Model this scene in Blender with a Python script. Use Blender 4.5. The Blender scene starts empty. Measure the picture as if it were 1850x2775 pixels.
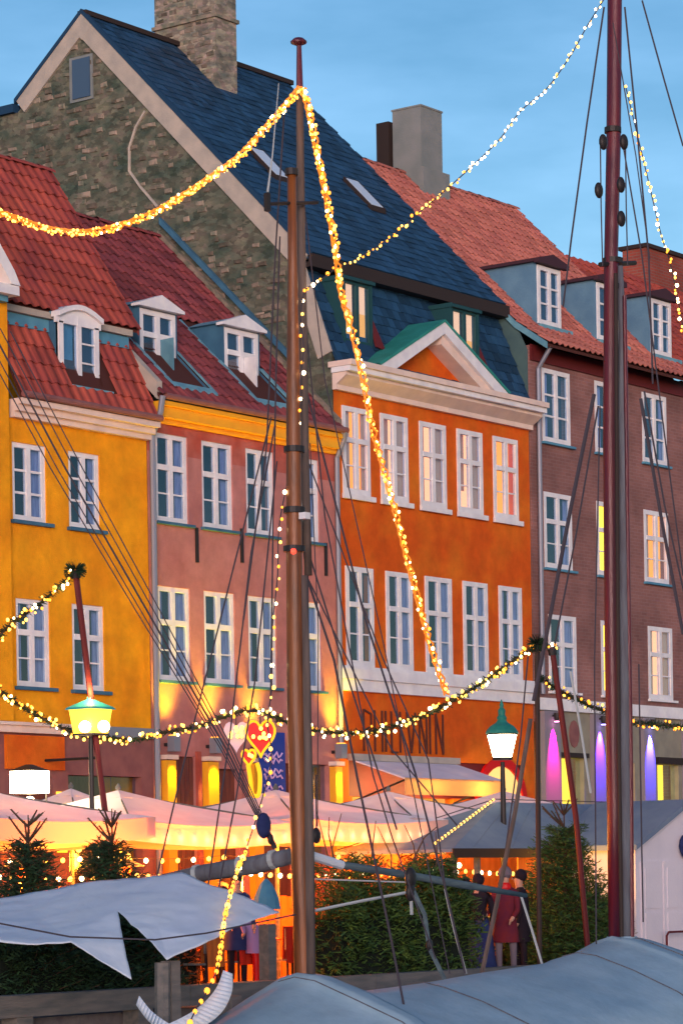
import bpy, bmesh, math, random
from mathutils import Vector, Matrix, Euler, noise
R = math.radians
rnd = random.Random(7)
sc = bpy.context.scene
COL = sc.collection

# ------------------------------------------------------------------ camera
CAM = Vector((-45.6, -34.2, 1.55)); DIR = Vector((.8, .6, 0)); RT = Vector((.6, -.8, 0)); UP = Vector((0, 0, 1))
FPX = 7900.0; RHO = R(0.95)
cd = bpy.data.cameras.new('camera'); cam = bpy.data.objects.new('camera', cd); COL.objects.link(cam)
cx = RT * math.cos(RHO) - UP * math.sin(RHO); cy = RT * math.sin(RHO) + UP * math.cos(RHO); cz = -DIR
cam.matrix_world = Matrix(((cx.x, cy.x, cz.x, CAM.x), (cx.y, cy.y, cz.y, CAM.y), (cx.z, cy.z, cz.z, CAM.z), (0, 0, 0, 1)))
cd.sensor_fit = 'HORIZONTAL'; cd.sensor_width = 36; cd.lens = 36 * FPX / 1850
cd.shift_y = 1012.5 / 1850; cd.clip_start = .5; cd.clip_end = 3000
sc.camera = cam

# ------------------------------------------------------------------ sky, sun, exposure
SUN_EL, SUN_AZ = R(5), R(232)      # low western glow behind the photographer
w = bpy.data.worlds.new('World'); sc.world = w; w.use_nodes = True
nt = w.node_tree; nt.nodes.clear()
sky = nt.nodes.new('ShaderNodeTexSky'); sky.sky_type = 'NISHITA'; sky.sun_disc = False
sky.sun_elevation = SUN_EL; sky.sun_rotation = SUN_AZ; sky.air_density = 1.0; sky.dust_density = .6; sky.ozone_density = 3.0
tc = nt.nodes.new('ShaderNodeTexCoord'); nz = nt.nodes.new('ShaderNodeTexNoise'); mp = nt.nodes.new('ShaderNodeMapping')
mp.inputs['Scale'].default_value = (1, 1, 3.5); nt.links.new(tc.outputs['Generated'], mp.inputs[0]); nt.links.new(mp.outputs[0], nz.inputs['Vector'])
nz.inputs['Scale'].default_value = 7.0; nz.inputs['Detail'].default_value = 7
ramp = nt.nodes.new('ShaderNodeValToRGB'); nt.links.new(nz.outputs['Fac'], ramp.inputs[0])
ramp.color_ramp.elements[0].position = .36; ramp.color_ramp.elements[0].color = (.50, .57, .59, 1)
ramp.color_ramp.elements[1].position = .66; ramp.color_ramp.elements[1].color = (.86, .80, .79, 1)
mx = nt.nodes.new('ShaderNodeMix'); mx.data_type = 'RGBA'; mx.blend_type = 'MULTIPLY'; mx.inputs[0].default_value = 1
nt.links.new(sky.outputs[0], mx.inputs[6]); nt.links.new(ramp.outputs[0], mx.inputs[7])
bg = nt.nodes.new('ShaderNodeBackground'); out = nt.nodes.new('ShaderNodeOutputWorld')
nt.links.new(mx.outputs[2], bg.inputs[0]); bg.inputs[1].default_value = .15; nt.links.new(bg.outputs[0], out.inputs[0])
sl = bpy.data.lights.new('sun', 'SUN'); sl.energy = 1.0; sl.angle = R(25); sl.color = (1, .72, .72)
so = bpy.data.objects.new('sun', sl); COL.objects.link(so)
sdir = Vector((math.sin(SUN_AZ) * math.cos(SUN_EL), math.cos(SUN_AZ) * math.cos(SUN_EL), math.sin(SUN_EL)))
so.rotation_euler = sdir.to_track_quat('Z', 'Y').to_euler(); so.location = (-30, -40, 30)
sc.view_settings.view_transform = 'Standard'; sc.view_settings.look = 'None'
sc.view_settings.exposure = 1.45; sc.view_settings.gamma = 1; sc.view_settings.use_curve_mapping = False

# ------------------------------------------------------------------ where a sighted point stands
def _ray(px, py):
    x, y = px - 925, 2400 - py
    u = x * math.cos(RHO) + y * math.sin(RHO); v = -x * math.sin(RHO) + y * math.cos(RHO)
    return DIR + RT * (u / FPX) + UP * (v / FPX)
def atD(px, py, d): return CAM + _ray(px, py) * d
def atY(px, py, Y):
    r = _ray(px, py); return CAM + r * ((Y - CAM.y) / r.y)
def atX(px, py, X):
    r = _ray(px, py); return CAM + r * ((X - CAM.x) / r.x)

# ------------------------------------------------------------------ materials
def mat(name, col, rough=.8, col2=None, nscale=3, bump=0, bscale=40, emit=None, estr=0, metal=0, spec=.3, rand=0, stretch=(1, 1, 1), detail=5, trans=0, lo=.35, hi=.65, wear=0):
    m = bpy.data.materials.new(name); m.use_nodes = True
    n = m.node_tree; p = n.nodes['Principled BSDF']
    p.inputs['Roughness'].default_value = rough; p.inputs['Metallic'].default_value = metal
    p.inputs['Specular IOR Level'].default_value = spec
    p.inputs['Base Color'].default_value = (*col, 1)
    src = None
    geo = n.nodes.new('ShaderNodeNewGeometry'); mpn = n.nodes.new('ShaderNodeMapping'); mpn.inputs['Scale'].default_value = stretch
    n.links.new(geo.outputs['Position'], mpn.inputs[0])
    if col2:
        t = n.nodes.new('ShaderNodeTexNoise'); t.inputs['Scale'].default_value = nscale; t.inputs['Detail'].default_value = detail
        n.links.new(mpn.outputs[0], t.inputs['Vector'])
        r = n.nodes.new('ShaderNodeValToRGB'); r.color_ramp.elements[0].position = lo; r.color_ramp.elements[1].position = hi
        r.color_ramp.elements[0].color = (*col, 1); r.color_ramp.elements[1].color = (*col2, 1)
        n.links.new(t.outputs['Fac'], r.inputs[0]); src = r.outputs[0]
        n.links.new(src, p.inputs['Base Color'])
    if rand:
        oi = n.nodes.new('ShaderNodeObjectInfo'); ad = n.nodes.new('ShaderNodeMath'); ad.operation = 'ADD'
        fr = n.nodes.new('ShaderNodeMath'); fr.operation = 'FRACT'
        n.links.new(oi.outputs['Random'], ad.inputs[0]); n.links.new(geo.outputs['Random Per Island'], ad.inputs[1]); n.links.new(ad.outputs[0], fr.inputs[0])
        mr = n.nodes.new('ShaderNodeMapRange'); mr.inputs[3].default_value = 1 - rand; mr.inputs[4].default_value = 1 + rand
        n.links.new(fr.outputs[0], mr.inputs[0])
        hs = n.nodes.new('ShaderNodeHueSaturation'); n.links.new(mr.outputs[0], hs.inputs['Value'])
        if src: n.links.new(src, hs.inputs['Color'])
        else: hs.inputs['Color'].default_value = (*col, 1)
        n.links.new(hs.outputs[0], p.inputs['Base Color'])
    if bump:
        t = n.nodes.new('ShaderNodeTexNoise'); t.inputs['Scale'].default_value = bscale; t.inputs['Detail'].default_value = 4
        n.links.new(mpn.outputs[0], t.inputs['Vector'])
        b = n.nodes.new('ShaderNodeBump'); b.inputs['Strength'].default_value = bump; b.inputs['Distance'].default_value = .03
        n.links.new(t.outputs['Fac'], b.inputs['Height']); n.links.new(b.outputs[0], p.inputs['Normal'])
    if wear:
        link = p.inputs['Base Color'].links[0].from_socket
        m1 = n.nodes.new('ShaderNodeMapping'); m1.inputs['Scale'].default_value = (2.2, 2.2, .55); n.links.new(geo.outputs['Position'], m1.inputs[0])
        t1 = n.nodes.new('ShaderNodeTexNoise'); t1.inputs['Scale'].default_value = 1; t1.inputs['Detail'].default_value = 8; n.links.new(m1.outputs[0], t1.inputs['Vector'])
        t2 = n.nodes.new('ShaderNodeTexNoise'); t2.inputs['Scale'].default_value = 2.3; t2.inputs['Detail'].default_value = 10; t2.inputs['Roughness'].default_value = .7; n.links.new(geo.outputs['Position'], t2.inputs['Vector'])
        mu_ = n.nodes.new('ShaderNodeMath'); mu_.operation = 'ADD'; hf = n.nodes.new('ShaderNodeMath'); hf.operation = 'MULTIPLY_ADD'; hf.inputs[1].default_value = .45; hf.inputs[2].default_value = .275; n.links.new(t1.outputs['Fac'], hf.inputs[0]); n.links.new(hf.outputs[0], mu_.inputs[0]); n.links.new(t2.outputs['Fac'], mu_.inputs[1])
        rr_ = n.nodes.new('ShaderNodeMapRange'); rr_.inputs[1].default_value = .75; rr_.inputs[2].default_value = 1.25; rr_.inputs[3].default_value = 1 - wear; rr_.inputs[4].default_value = 1 + wear * .55
        n.links.new(mu_.outputs[0], rr_.inputs[0]); h_ = n.nodes.new('ShaderNodeHueSaturation'); n.links.new(rr_.outputs[0], h_.inputs['Value']); n.links.new(link, h_.inputs['Color']); n.links.new(h_.outputs[0], p.inputs['Base Color'])
    if emit:
        p.inputs['Emission Color'].default_value = (*emit, 1); p.inputs['Emission Strength'].default_value = estr
    if trans:
        o = n.nodes['Material Output']; tr = n.nodes.new('ShaderNodeBsdfTranslucent'); ms = n.nodes.new('ShaderNodeMixShader')
        tr.inputs[0].default_value = (*col, 1); ms.inputs[0].default_value = trans
        n.links.new(p.outputs[0], ms.inputs[1]); n.links.new(tr.outputs[0], ms.inputs[2]); n.links.new(ms.outputs[0], o.inputs[0])
    return m

def brick_mat(name, c1, c2, mortar):
    m = mat(name, c1, .85); n = m.node_tree; p = n.nodes['Principled BSDF']
    geo = n.nodes.new('ShaderNodeNewGeometry'); sp = n.nodes.new('ShaderNodeSeparateXYZ'); cb = n.nodes.new('ShaderNodeCombineXYZ')
    n.links.new(geo.outputs['Position'], sp.inputs[0]); ad = n.nodes.new('ShaderNodeMath')
    n.links.new(sp.outputs[0], ad.inputs[0]); n.links.new(sp.outputs[1], ad.inputs[1])
    n.links.new(ad.outputs[0], cb.inputs[0]); n.links.new(sp.outputs[2], cb.inputs[1])
    t = n.nodes.new('ShaderNodeTexBrick'); n.links.new(cb.outputs[0], t.inputs['Vector'])
    t.inputs['Scale'].default_value = 1; t.inputs['Brick Width'].default_value = .24; t.inputs['Row Height'].default_value = .075
    t.inputs['Mortar Size'].default_value = .008; t.inputs['Bias'].default_value = -.2
    t.inputs['Color1'].default_value = (*c1, 1); t.inputs['Color2'].default_value = (*c2, 1); t.inputs['Mortar'].default_value = (*mortar, 1)
    ns = n.nodes.new('ShaderNodeTexNoise'); ns.inputs['Scale'].default_value = .9; ns.inputs['Detail'].default_value = 6
    n.links.new(geo.outputs['Position'], ns.inputs['Vector'])
    mr = n.nodes.new('ShaderNodeMapRange'); mr.inputs[1].default_value = .3; mr.inputs[2].default_value = .7; mr.inputs[3].default_value = .6; mr.inputs[4].default_value = 1.25
    n.links.new(ns.outputs['Fac'], mr.inputs[0]); hs = n.nodes.new('ShaderNodeHueSaturation')
    n.links.new(mr.outputs[0], hs.inputs['Value']); n.links.new(t.outputs['Color'], hs.inputs['Color']); n.links.new(hs.outputs[0], p.inputs['Base Color'])
    b = n.nodes.new('ShaderNodeBump'); b.inputs['Distance'].default_value = .02; b.inputs['Strength'].default_value = .5; b.invert = True
    n.links.new(t.outputs['Fac'], b.inputs['Height']); n.links.new(b.outputs[0], p.inputs['Normal'])
    return m

def glass_mat(name, tint=(.8, .9, 1), k=.03):
    m = bpy.data.materials.new(name); m.use_nodes = True; n = m.node_tree; n.nodes.clear()
    tr = n.nodes.new('ShaderNodeBsdfTransparent'); tr.inputs[0].default_value = (*tint, 1)
    gl = n.nodes.new('ShaderNodeBsdfGlossy'); gl.inputs['Roughness'].default_value = .04; gl.inputs[0].default_value = (.95, .97, 1, 1)
    lw = n.nodes.new('ShaderNodeLayerWeight'); lw.inputs[0].default_value = .5
    ad = n.nodes.new('ShaderNodeMath'); ad.operation = 'MULTIPLY_ADD'; ad.inputs[1].default_value = .17; ad.inputs[2].default_value = k
    n.links.new(lw.outputs['Facing'], ad.inputs[0])
    ms = n.nodes.new('ShaderNodeMixShader'); o = n.nodes.new('ShaderNodeOutputMaterial')
    n.links.new(ad.outputs[0], ms.inputs[0]); n.links.new(tr.outputs[0], ms.inputs[1]); n.links.new(gl.outputs[0], ms.inputs[2]); n.links.new(ms.outputs[0], o.inputs[0])
    return m

def emat(name, col, s):
    return mat(name, tuple(c * .6 for c in col), .5, emit=col, estr=s)

M = {}
M['yellow'] = mat('yellow_render', (.88, .37, .006), .9, (.80, .29, .004), 1.2, .3, 60, wear=.28)
M['pink'] = mat('pink_render', (.50, .215, .19), .9, (.44, .165, .15), 1.0, .3, 60, wear=.3)
M['pink_top'] = mat('red_render', (.40, .075, .05), .9, (.46, .14, .11), 2.2, .25, 60, wear=.3)
M['orange'] = mat('orange_render', (.66, .10, .004), .9, (.72, .19, .010), .9, .3, 50, lo=.42, hi=.75, wear=.3)
M['brick'] = brick_mat('mauve_brick', (.27, .125, .11), (.215, .10, .09), (.27, .155, .145))
M['redbrick'] = brick_mat('red_brick', (.30, .06, .04), (.22, .05, .04), (.2, .12, .1))
M['stone'] = mat('rough_stone', (.055, .08, .06), .95, (.165, .15, .11), 1.6, 1, 8, stretch=(1, 1, 1.6), detail=10, lo=.36, hi=.66)
M['stone_b'] = mat('weathered_stone', (.10, .11, .08), .95, (.25, .19, .15), 5, .8, 12, rand=.55)
M['chim'] = mat('pale_chimney_stone', (.13, .14, .12), .95, (.34, .28, .22), 2.6, .9, 9, stretch=(1, 1, 2.2), detail=8)
M['coping'] = mat('gable_coping', (.36, .33, .29), .9, (.46, .40, .34), 3, .4, 30)
M['chim2'] = mat('grey_render', (.17, .20, .20), .95, (.22, .24, .24), 2, .3, 30)
M['slate'] = mat('blue_slate', (.012, .046, .095), .55, (.016, .058, .12), 1.5, .2, 40, rand=.42)
M['slate_deck'] = mat('slate_deck', (.010, .045, .10), .8)
M['tile_y'] = mat('red_clay_tile', (.34, .065, .042), .75, (.25, .045, .04), 1.6, .2, 40, rand=.22)
M['tile_p'] = mat('dark_red_clay_tile', (.21, .045, .045), .75, (.15, .035, .045), 1.5, .2, 40, rand=.32)
M['tile_b'] = mat('salmon_clay_tile', (.44, .15, .11), .75, (.36, .11, .09), 1.4, .2, 40, rand=.22)
M['deck'] = mat('roof_deck', (.07, .02, .016), .9)
M['white'] = mat('white_paint', (.80, .80, .80), .55, (.70, .70, .74), 4, .1, 60, wear=.14)
M['cream'] = mat('cream_stucco', (.78, .62, .52), .8, (.70, .56, .50), 3, .1, 60, wear=.15)
M['cornice_y'] = mat('yellow_cornice_paint', (.85, .42, .02), .7, (.80, .36, .02), 3)
M['bluepaint'] = mat('blue_grey_lead', (.10, .30, .42), .6, (.07, .22, .34), 3, .1, 40)
M['lead'] = mat('blue_lead_cheek', (.035, .11, .19), .6, (.05, .15, .24), 3, .2, 30)
M['leadlight'] = mat('pale_lead_flashing', (.16, .36, .44), .5, (.10, .25, .33), 3, .15, 30)
M['cheek'] = mat('blue_dormer_lead', (.09, .20, .31), .55, (.12, .25, .36), 2.5, .2, 20)
M['darkteal'] = mat('dark_teal_paint', (.012, .06, .07), .6)
M['copper'] = mat('green_copper', (.02, .20, .16), .55, (.03, .26, .22), 3, .2, 20)
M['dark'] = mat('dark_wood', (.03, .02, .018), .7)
M['darkred'] = mat('dark_red_paint', (.11, .012, .014), .6)
M['pipe'] = mat('zinc_pipe', (.26, .28, .34), .45, metal=.4)
M['iron'] = mat('black_iron', (.02, .018, .02), .5)
M['glass'] = glass_mat('window_glass')
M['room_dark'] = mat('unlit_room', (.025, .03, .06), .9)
M['curtain'] = mat('grey_curtain', (.40, .36, .50), .9, (.22, .20, .34), 6, stretch=(8, 8, .5))
M['curtain_w'] = mat('peach_curtain', (.75, .42, .25), .9)
M['lit_peach'] = mat('lit_room_peach', (.6, .35, .2), .9, emit=(1, .46, .22), estr=.52)
M['lit_orange'] = mat('lit_room_orange', (.6, .3, .1), .9, emit=(1, .34, .03), estr=.50)
M['lit_yellow'] = mat('lit_shop_yellow', (.6, .4, .1), .9, emit=(1, .55, .02), estr=.95)
M['brown'] = mat('brown_boards', (.16, .055, .035), .75, (.11, .035, .03), 3, .2, 20, stretch=(6, 6, .6))
M['brownpink'] = mat('brown_shopfront', (.26, .11, .10), .75, (.20, .08, .08), 3)
M['greyplaster'] = mat('grey_green_plaster', (.27, .26, .20), .9, (.22, .21, .17), 3)
M['canvas'] = mat('white_canvas', (.74, .70, .80), .85, (.64, .60, .72), 2.0, .2, 10, trans=.06)
M['canvas_b'] = mat('blue_white_canvas', (.80, .90, .98), .8, (.72, .83, .96), 1.6, .3, 5, trans=.30, wear=.06)
M['tarp'] = mat('grey_blue_tarpaulin', (.27, .41, .51), .9, (.22, .36, .47), 1.4, .35, 9, wear=.14)
M['felt'] = mat('grey_roofing_felt', (.17, .22, .30), .85, (.13, .18, .27), 2, .2, 30)
M['mastwood'] = mat('varnished_mast', (.22, .068, .016), .45, (.09, .03, .01), 5, .2, 30, stretch=(3, 3, .25), spec=.5)
M['mastgrey'] = mat('weathered_mast', (.13, .10, .09), .7, (.07, .055, .05), 5, .2, 30, stretch=(3, 3, .25))
M['mastred'] = mat('dark_red_mast', (.12, .008, .016), .4, (.07, .006, .022), 5, .2, 30, stretch=(3, 3, .25), spec=.5)
M['sail'] = mat('furled_sail', (.13, .15, .18), .85, (.09, .09, .11), 4, .4, 14, stretch=(3, 3, .4))
M['boomgrey'] = mat('grey_green_spar', (.10, .15, .17), .7, (.06, .09, .11), 4, stretch=(.5, 3, 3))
M['rope'] = mat('dark_rope', (.05, .045, .06), .8)
M['ropel'] = mat('pale_rope', (.35, .40, .42), .8)
M['timber'] = mat('grey_timber', (.17, .16, .15), .85, (.10, .11, .11), 4, .4, 20, stretch=(.5, 3, 3))
M['needle'] = mat('fir_needles', (.016, .055, .016), .7, (.07, .12, .02), 9, rand=.5)  # lighter second tone paints highlights into the foliage
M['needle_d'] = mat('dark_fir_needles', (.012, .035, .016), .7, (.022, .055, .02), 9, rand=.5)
M['glowleaf'] = mat('glow_orange_leaves', (.42, .07, .012), .8, (.20, .05, .01), 9, rand=.6)  # orange heater glow put into the leaf colour
M['bark'] = mat('bark', (.08, .05, .035), .9)
M['stall_o'] = mat('orange_boards', (.55, .16, .03), .8, (.45, .12, .02), 3, .2, 20, stretch=(5, 5, .6))
M['shedwhite'] = mat('white_boards', (.66, .62, .68), .75, (.60, .57, .64), 2, .15, 20)
M['redcloth'] = mat('red_blanket', (.55, .02, .01), .9, (.42, .03, .01), 4)
M['bulb'] = mat('warm_bulb', (1, .6, .2), .5, emit=(1, .50, .07), estr=1.5)
M['halo_amber'] = mat('amber_bulb_halo', (.5, .2, .03), .5, emit=(1, .22, .01), estr=.24)  # glowing cable colour stands for the orange halo round the bulbs
M['bulb_o'] = mat('orange_bulb', (1, .5, .1), .5, emit=(1, .30, .015), estr=.9)
M['bulb_w'] = mat('white_bulb', (1, .8, .6), .5, emit=(1, .70, .34), estr=5)
M['lampglass'] = emat('lit_lantern_glass', (1, .80, .48), 9)
M['lampyellow'] = emat('lit_yellow_lantern_glass', (1, .55, .04), 1.1)
M['bluesign'] = mat('blue_sign', (.01, .04, .30), .6)
M['signpink'] = mat('pink_lettering', (.55, .38, .65), .7)
M['letter'] = mat('dark_lettering', (.10, .03, .02), .6)
M['stonepave'] = mat('granite_setts', (.16, .15, .15), .85, (.11, .10, .11), 5, .5, 12)
M['water'] = mat('canal_water', (.01, .02, .03), .08, bump=.5, bscale=3, spec=.6)
M['heart'] = mat('red_heart', (.55, .004, .006), .5)
M['heartw'] = mat('white_heart', (.62, .50, .66), .6)
M['gold'] = emat('lit_yellow_tube', (1, .48, .015), .45)
M['skin'] = mat('skin', (.45, .25, .18), .6)
M['navy'] = mat('navy_cloth', (.012, .02, .09), .9, (.02, .035, .12), 6)
M['black'] = mat('black_cloth', (.012, .008, .016), .9)
M['maroon'] = mat('maroon_coat', (.13, .012, .02), .9, (.09, .01, .03), 6)
M['greycloth'] = mat('grey_cloth', (.13, .11, .14), .9)
M['lilac'] = mat('lilac_coat', (.30, .20, .42), .9)

for q in ('stone', 'chim'):      # single rubble stones of differing tone
    n = M[q].node_tree; p = n.nodes['Principled BSDF']; ln = p.inputs['Base Color'].links[0].from_socket; geo = [k for k in n.nodes if k.type == 'NEW_GEOMETRY'][0]
    m1 = n.nodes.new('ShaderNodeMapping'); m1.inputs['Scale'].default_value = (6.5, 6.5, 12); n.links.new(geo.outputs['Position'], m1.inputs[0])
    wn = n.nodes.new('ShaderNodeTexNoise'); wn.inputs['Scale'].default_value = 2; n.links.new(m1.outputs[0], wn.inputs['Vector'])
    va = n.nodes.new('ShaderNodeVectorMath'); va.operation = 'ADD'; n.links.new(m1.outputs[0], va.inputs[0]); n.links.new(wn.outputs['Color'], va.inputs[1])
    vo = n.nodes.new('ShaderNodeTexVoronoi'); vo.inputs['Scale'].default_value = 1; n.links.new(va.outputs[0], vo.inputs['Vector'])
    sp_c = n.nodes.new('ShaderNodeSeparateColor'); n.links.new(vo.outputs['Color'], sp_c.inputs[0])
    r1 = n.nodes.new('ShaderNodeMapRange'); r1.inputs[3].default_value = .62; r1.inputs[4].default_value = 1.3; n.links.new(sp_c.outputs[0], r1.inputs[0])
    r2_ = n.nodes.new('ShaderNodeMapRange'); r2_.inputs[3].default_value = .45; r2_.inputs[4].default_value = .56; n.links.new(sp_c.outputs[1], r2_.inputs[0])
    h1 = n.nodes.new('ShaderNodeHueSaturation'); n.links.new(r1.outputs[0], h1.inputs['Value']); n.links.new(r2_.outputs[0], h1.inputs['Hue']); n.links.new(ln, h1.inputs['Color']); n.links.new(h1.outputs[0], p.inputs['Base Color'])

# ------------------------------------------------------------------ mesh builder
class MB:
    def __init__(s): s.v = []; s.f = []; s.mi = []
    def add(s, vs, fs, mi=0):
        b = len(s.v); s.v += [tuple(v) for v in vs]; s.f += [tuple(b + i for i in f) for f in fs]; s.mi += [mi] * len(fs); return s
    def box(s, x0, x1, y0, y1, z0, z1, mi=0):
        return s.add([(x0, y0, z0), (x1, y0, z0), (x1, y1, z0), (x0, y1, z0), (x0, y0, z1), (x1, y0, z1), (x1, y1, z1), (x0, y1, z1)],
                     [(0, 3, 2, 1), (4, 5, 6, 7), (0, 1, 5, 4), (1, 2, 6, 5), (2, 3, 7, 6), (3, 0, 4, 7)], mi)
    def quad(s, *p, mi=0): return s.add(p, [tuple(range(len(p)))], mi)
    def prism(s, poly, off, mi=0):                      # polygon swept along off
        n = len(poly); off = Vector(off); a = [Vector(p) for p in poly]
        return s.add(a + [p + off for p in a], [tuple(range(n))[::-1], tuple(range(n, 2 * n))] + [(i, (i + 1) % n, n + (i + 1) % n, n + i) for i in range(n)], mi)
    def tube(s, pts, r, n=6, cap=True, mi=0):
        pts = [Vector(p) for p in pts]; rs = r if isinstance(r, (list, tuple)) else [r] * len(pts)
        b = len(s.v); prev = None
        for i, p in enumerate(pts):
            t = (pts[min(i + 1, len(pts) - 1)] - pts[max(i - 1, 0)]).normalized()
            a = t.orthogonal().normalized() if prev is None else (prev - t * prev.dot(t)).normalized()
            prev = a; c = t.cross(a)
            for k in range(n):
                an = 2 * math.pi * k / n; s.v.append(tuple(p + (a * math.cos(an) + c * math.sin(an)) * rs[i]))
        for i in range(len(pts) - 1):
            for k in range(n):
                s.f.append((b + i * n + k, b + i * n + (k + 1) % n, b + (i + 1) * n + (k + 1) % n, b + (i + 1) * n + k)); s.mi.append(mi)
        if cap:
            s.f.append(tuple(b + k for k in range(n))[::-1]); s.mi.append(mi)
            e = b + (len(pts) - 1) * n; s.f.append(tuple(e + k for k in range(n))); s.mi.append(mi)
        return s
    def lathe(s, c, prof, n=12, mi=0, sq=False):         # prof: (r, z)
        b = len(s.v)
        for r, z in prof:
            for k in range(n):
                an = 2 * math.pi * (k + .5) / n; s.v.append((c[0] + r * math.cos(an), c[1] + r * math.sin(an), c[2] + z))
        for i in range(len(prof) - 1):
            for k in range(n):
                s.f.append((b + i * n + k, b + i * n + (k + 1) % n, b + (i + 1) * n + (k + 1) % n, b + (i + 1) * n + k)); s.mi.append(mi)
        s.f.append(tuple(b + k for k in range(n))[::-1]); s.mi.append(mi)
        e = b + (len(prof) - 1) * n; s.f.append(tuple(e + k for k in range(n))); s.mi.append(mi)
        return s
    def ball(s, c, r, n=6, m=4, mi=0, sc_=(1, 1, 1)):
        b = len(s.v); s.v.append((c[0], c[1], c[2] - r * sc_[2]))
        for i in range(1, m):
            ph = math.pi * i / m
            for k in range(n):
                an = 2 * math.pi * k / n; s.v.append((c[0] + r * math.sin(ph) * math.cos(an) * sc_[0], c[1] + r * math.sin(ph) * math.sin(an) * sc_[1], c[2] - r * math.cos(ph) * sc_[2]))
        s.v.append((c[0], c[1], c[2] + r * sc_[2])); t = len(s.v) - 1
        for k in range(n):
            s.f.append((b, b + 1 + (k + 1) % n, b + 1 + k)); s.mi.append(mi)
            s.f.append((t, b + 1 + (m - 2) * n + k, b + 1 + (m - 2) * n + (k + 1) % n)); s.mi.append(mi)
        for i in range(m - 2):
            for k in range(n):
                q = b + 1 + i * n
                s.f.append((q + k, q + (k + 1) % n, q + n + (k + 1) % n, q + n + k)); s.mi.append(mi)
        return s
    def mesh(s, name, mats, origin=(0, 0, 0), smooth=False):
        me = bpy.data.meshes.new(name); o = origin
        me.from_pydata([(v[0] - o[0], v[1] - o[1], v[2] - o[2]) for v in s.v], [], s.f)
        for m in (mats if isinstance(mats, (list, tuple)) else [mats]): me.materials.append(m)
        if len(me.materials) > 1: me.polygons.foreach_set('material_index', s.mi)
        if smooth: me.polygons.foreach_set('use_smooth', [True] * len(me.polygons))
        me.update(); return me

ORG = {}
def thing(name, label, cat, loc=(0, 0, 0), group=None):
    o = bpy.data.objects.new(name, None); COL.objects.link(o); o.location = loc; o.empty_display_size = .3
    o['label'] = label; o['category'] = cat
    if group: o['group'] = group
    ORG[o] = tuple(loc); return o
def part(parent, name, mb, mats, smooth=False, label=None, kind=None):   # mesh given in world coordinates
    org = ORG[parent]; ob = bpy.data.objects.new(name, mb.mesh(name, mats, org, smooth)); COL.objects.link(ob)
    ob.parent = parent; ORG[ob] = org
    if label: ob['label'] = label
    if kind: ob['kind'] = kind
    return ob
def inst(parent, name, me, loc, rot=None, scale=None):
    ob = bpy.data.objects.new(name, me); COL.objects.link(ob); ob.parent = parent
    org = ORG[parent]; ob.location = (loc[0] - org[0], loc[1] - org[1], loc[2] - org[2])
    if rot is not None: ob.rotation_euler = rot
    if scale is not None: ob.scale = scale
    return ob
def solo(name, mb, mats, label, cat, loc=(0, 0, 0), group=None, smooth=False):
    ob = bpy.data.objects.new(name, mb.mesh(name, mats, loc, smooth)); COL.objects.link(ob); ob.location = loc
    ob['label'] = label; ob['category'] = cat
    if group: ob['group'] = group
    ORG[ob] = tuple(loc); return ob
def struct(name, mb, mats, kind='structure'):
    ob = bpy.data.objects.new(name, mb.mesh(name, mats)); COL.objects.link(ob); ob['kind'] = kind; return ob
def lamp(parent, loc, e, col, rad=.05, kind='POINT', aim=None, ang=60, blend=.6):
    l = bpy.data.lights.new('lamp_light', kind); l.energy = e; l.color = col; l.shadow_soft_size = rad
    o = bpy.data.objects.new('lamp_light', l); COL.objects.link(o); o.parent = parent; org = ORG[parent]
    o.location = (loc[0] - org[0], loc[1] - org[1], loc[2] - org[2])
    if kind == 'SPOT':
        l.spot_size = R(ang); l.spot_blend = blend; o.rotation_euler = Vector(aim).to_track_quat('-Z', 'Y').to_euler()
    return o

def grid_cells(x0, x1, z0, z1, holes):
    xs = sorted({x0, x1, *[h for q in holes for h in q[:2] if x0 < h < x1]}); zs = sorted({z0, z1, *[h for q in holes for h in q[2:] if z0 < h < z1]})
    for a, b in zip(xs, xs[1:]):
        for c, d in zip(zs, zs[1:]):
            mx_, mz_ = (a + b) / 2, (c + d) / 2
            if not any(q[0] < mx_ < q[1] and q[2] < mz_ < q[3] for q in holes): yield a, b, c, d
def facade(x0, x1, z0, z1, holes, y=0, depth=.22, zsplit=None):
    mb = MB()
    for a, b, c, d in grid_cells(x0, x1, z0, z1, holes):
        if zsplit:
            for c2, d2, k in ((c, min(d, zsplit), 0), (max(c, zsplit), d, 1)):
                if d2 > c2: mb.quad((a, y, c2), (b, y, c2), (b, y, d2), (a, y, d2), mi=k)
        else: mb.quad((a, y, c), (b, y, c), (b, y, d), (a, y, d))
    for a, b, c, d in holes:
        e = y + depth
        mb.quad((a, y, c), (a, e, c), (b, e, c), (b, y, c)); mb.quad((a, y, d), (b, y, d), (b, e, d), (a, e, d))
        mb.quad((a, y, c), (a, y, d), (a, e, d), (a, e, c)); mb.quad((b, y, c), (b, e, c), (b, e, d), (b, y, d))
    return mb

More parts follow.
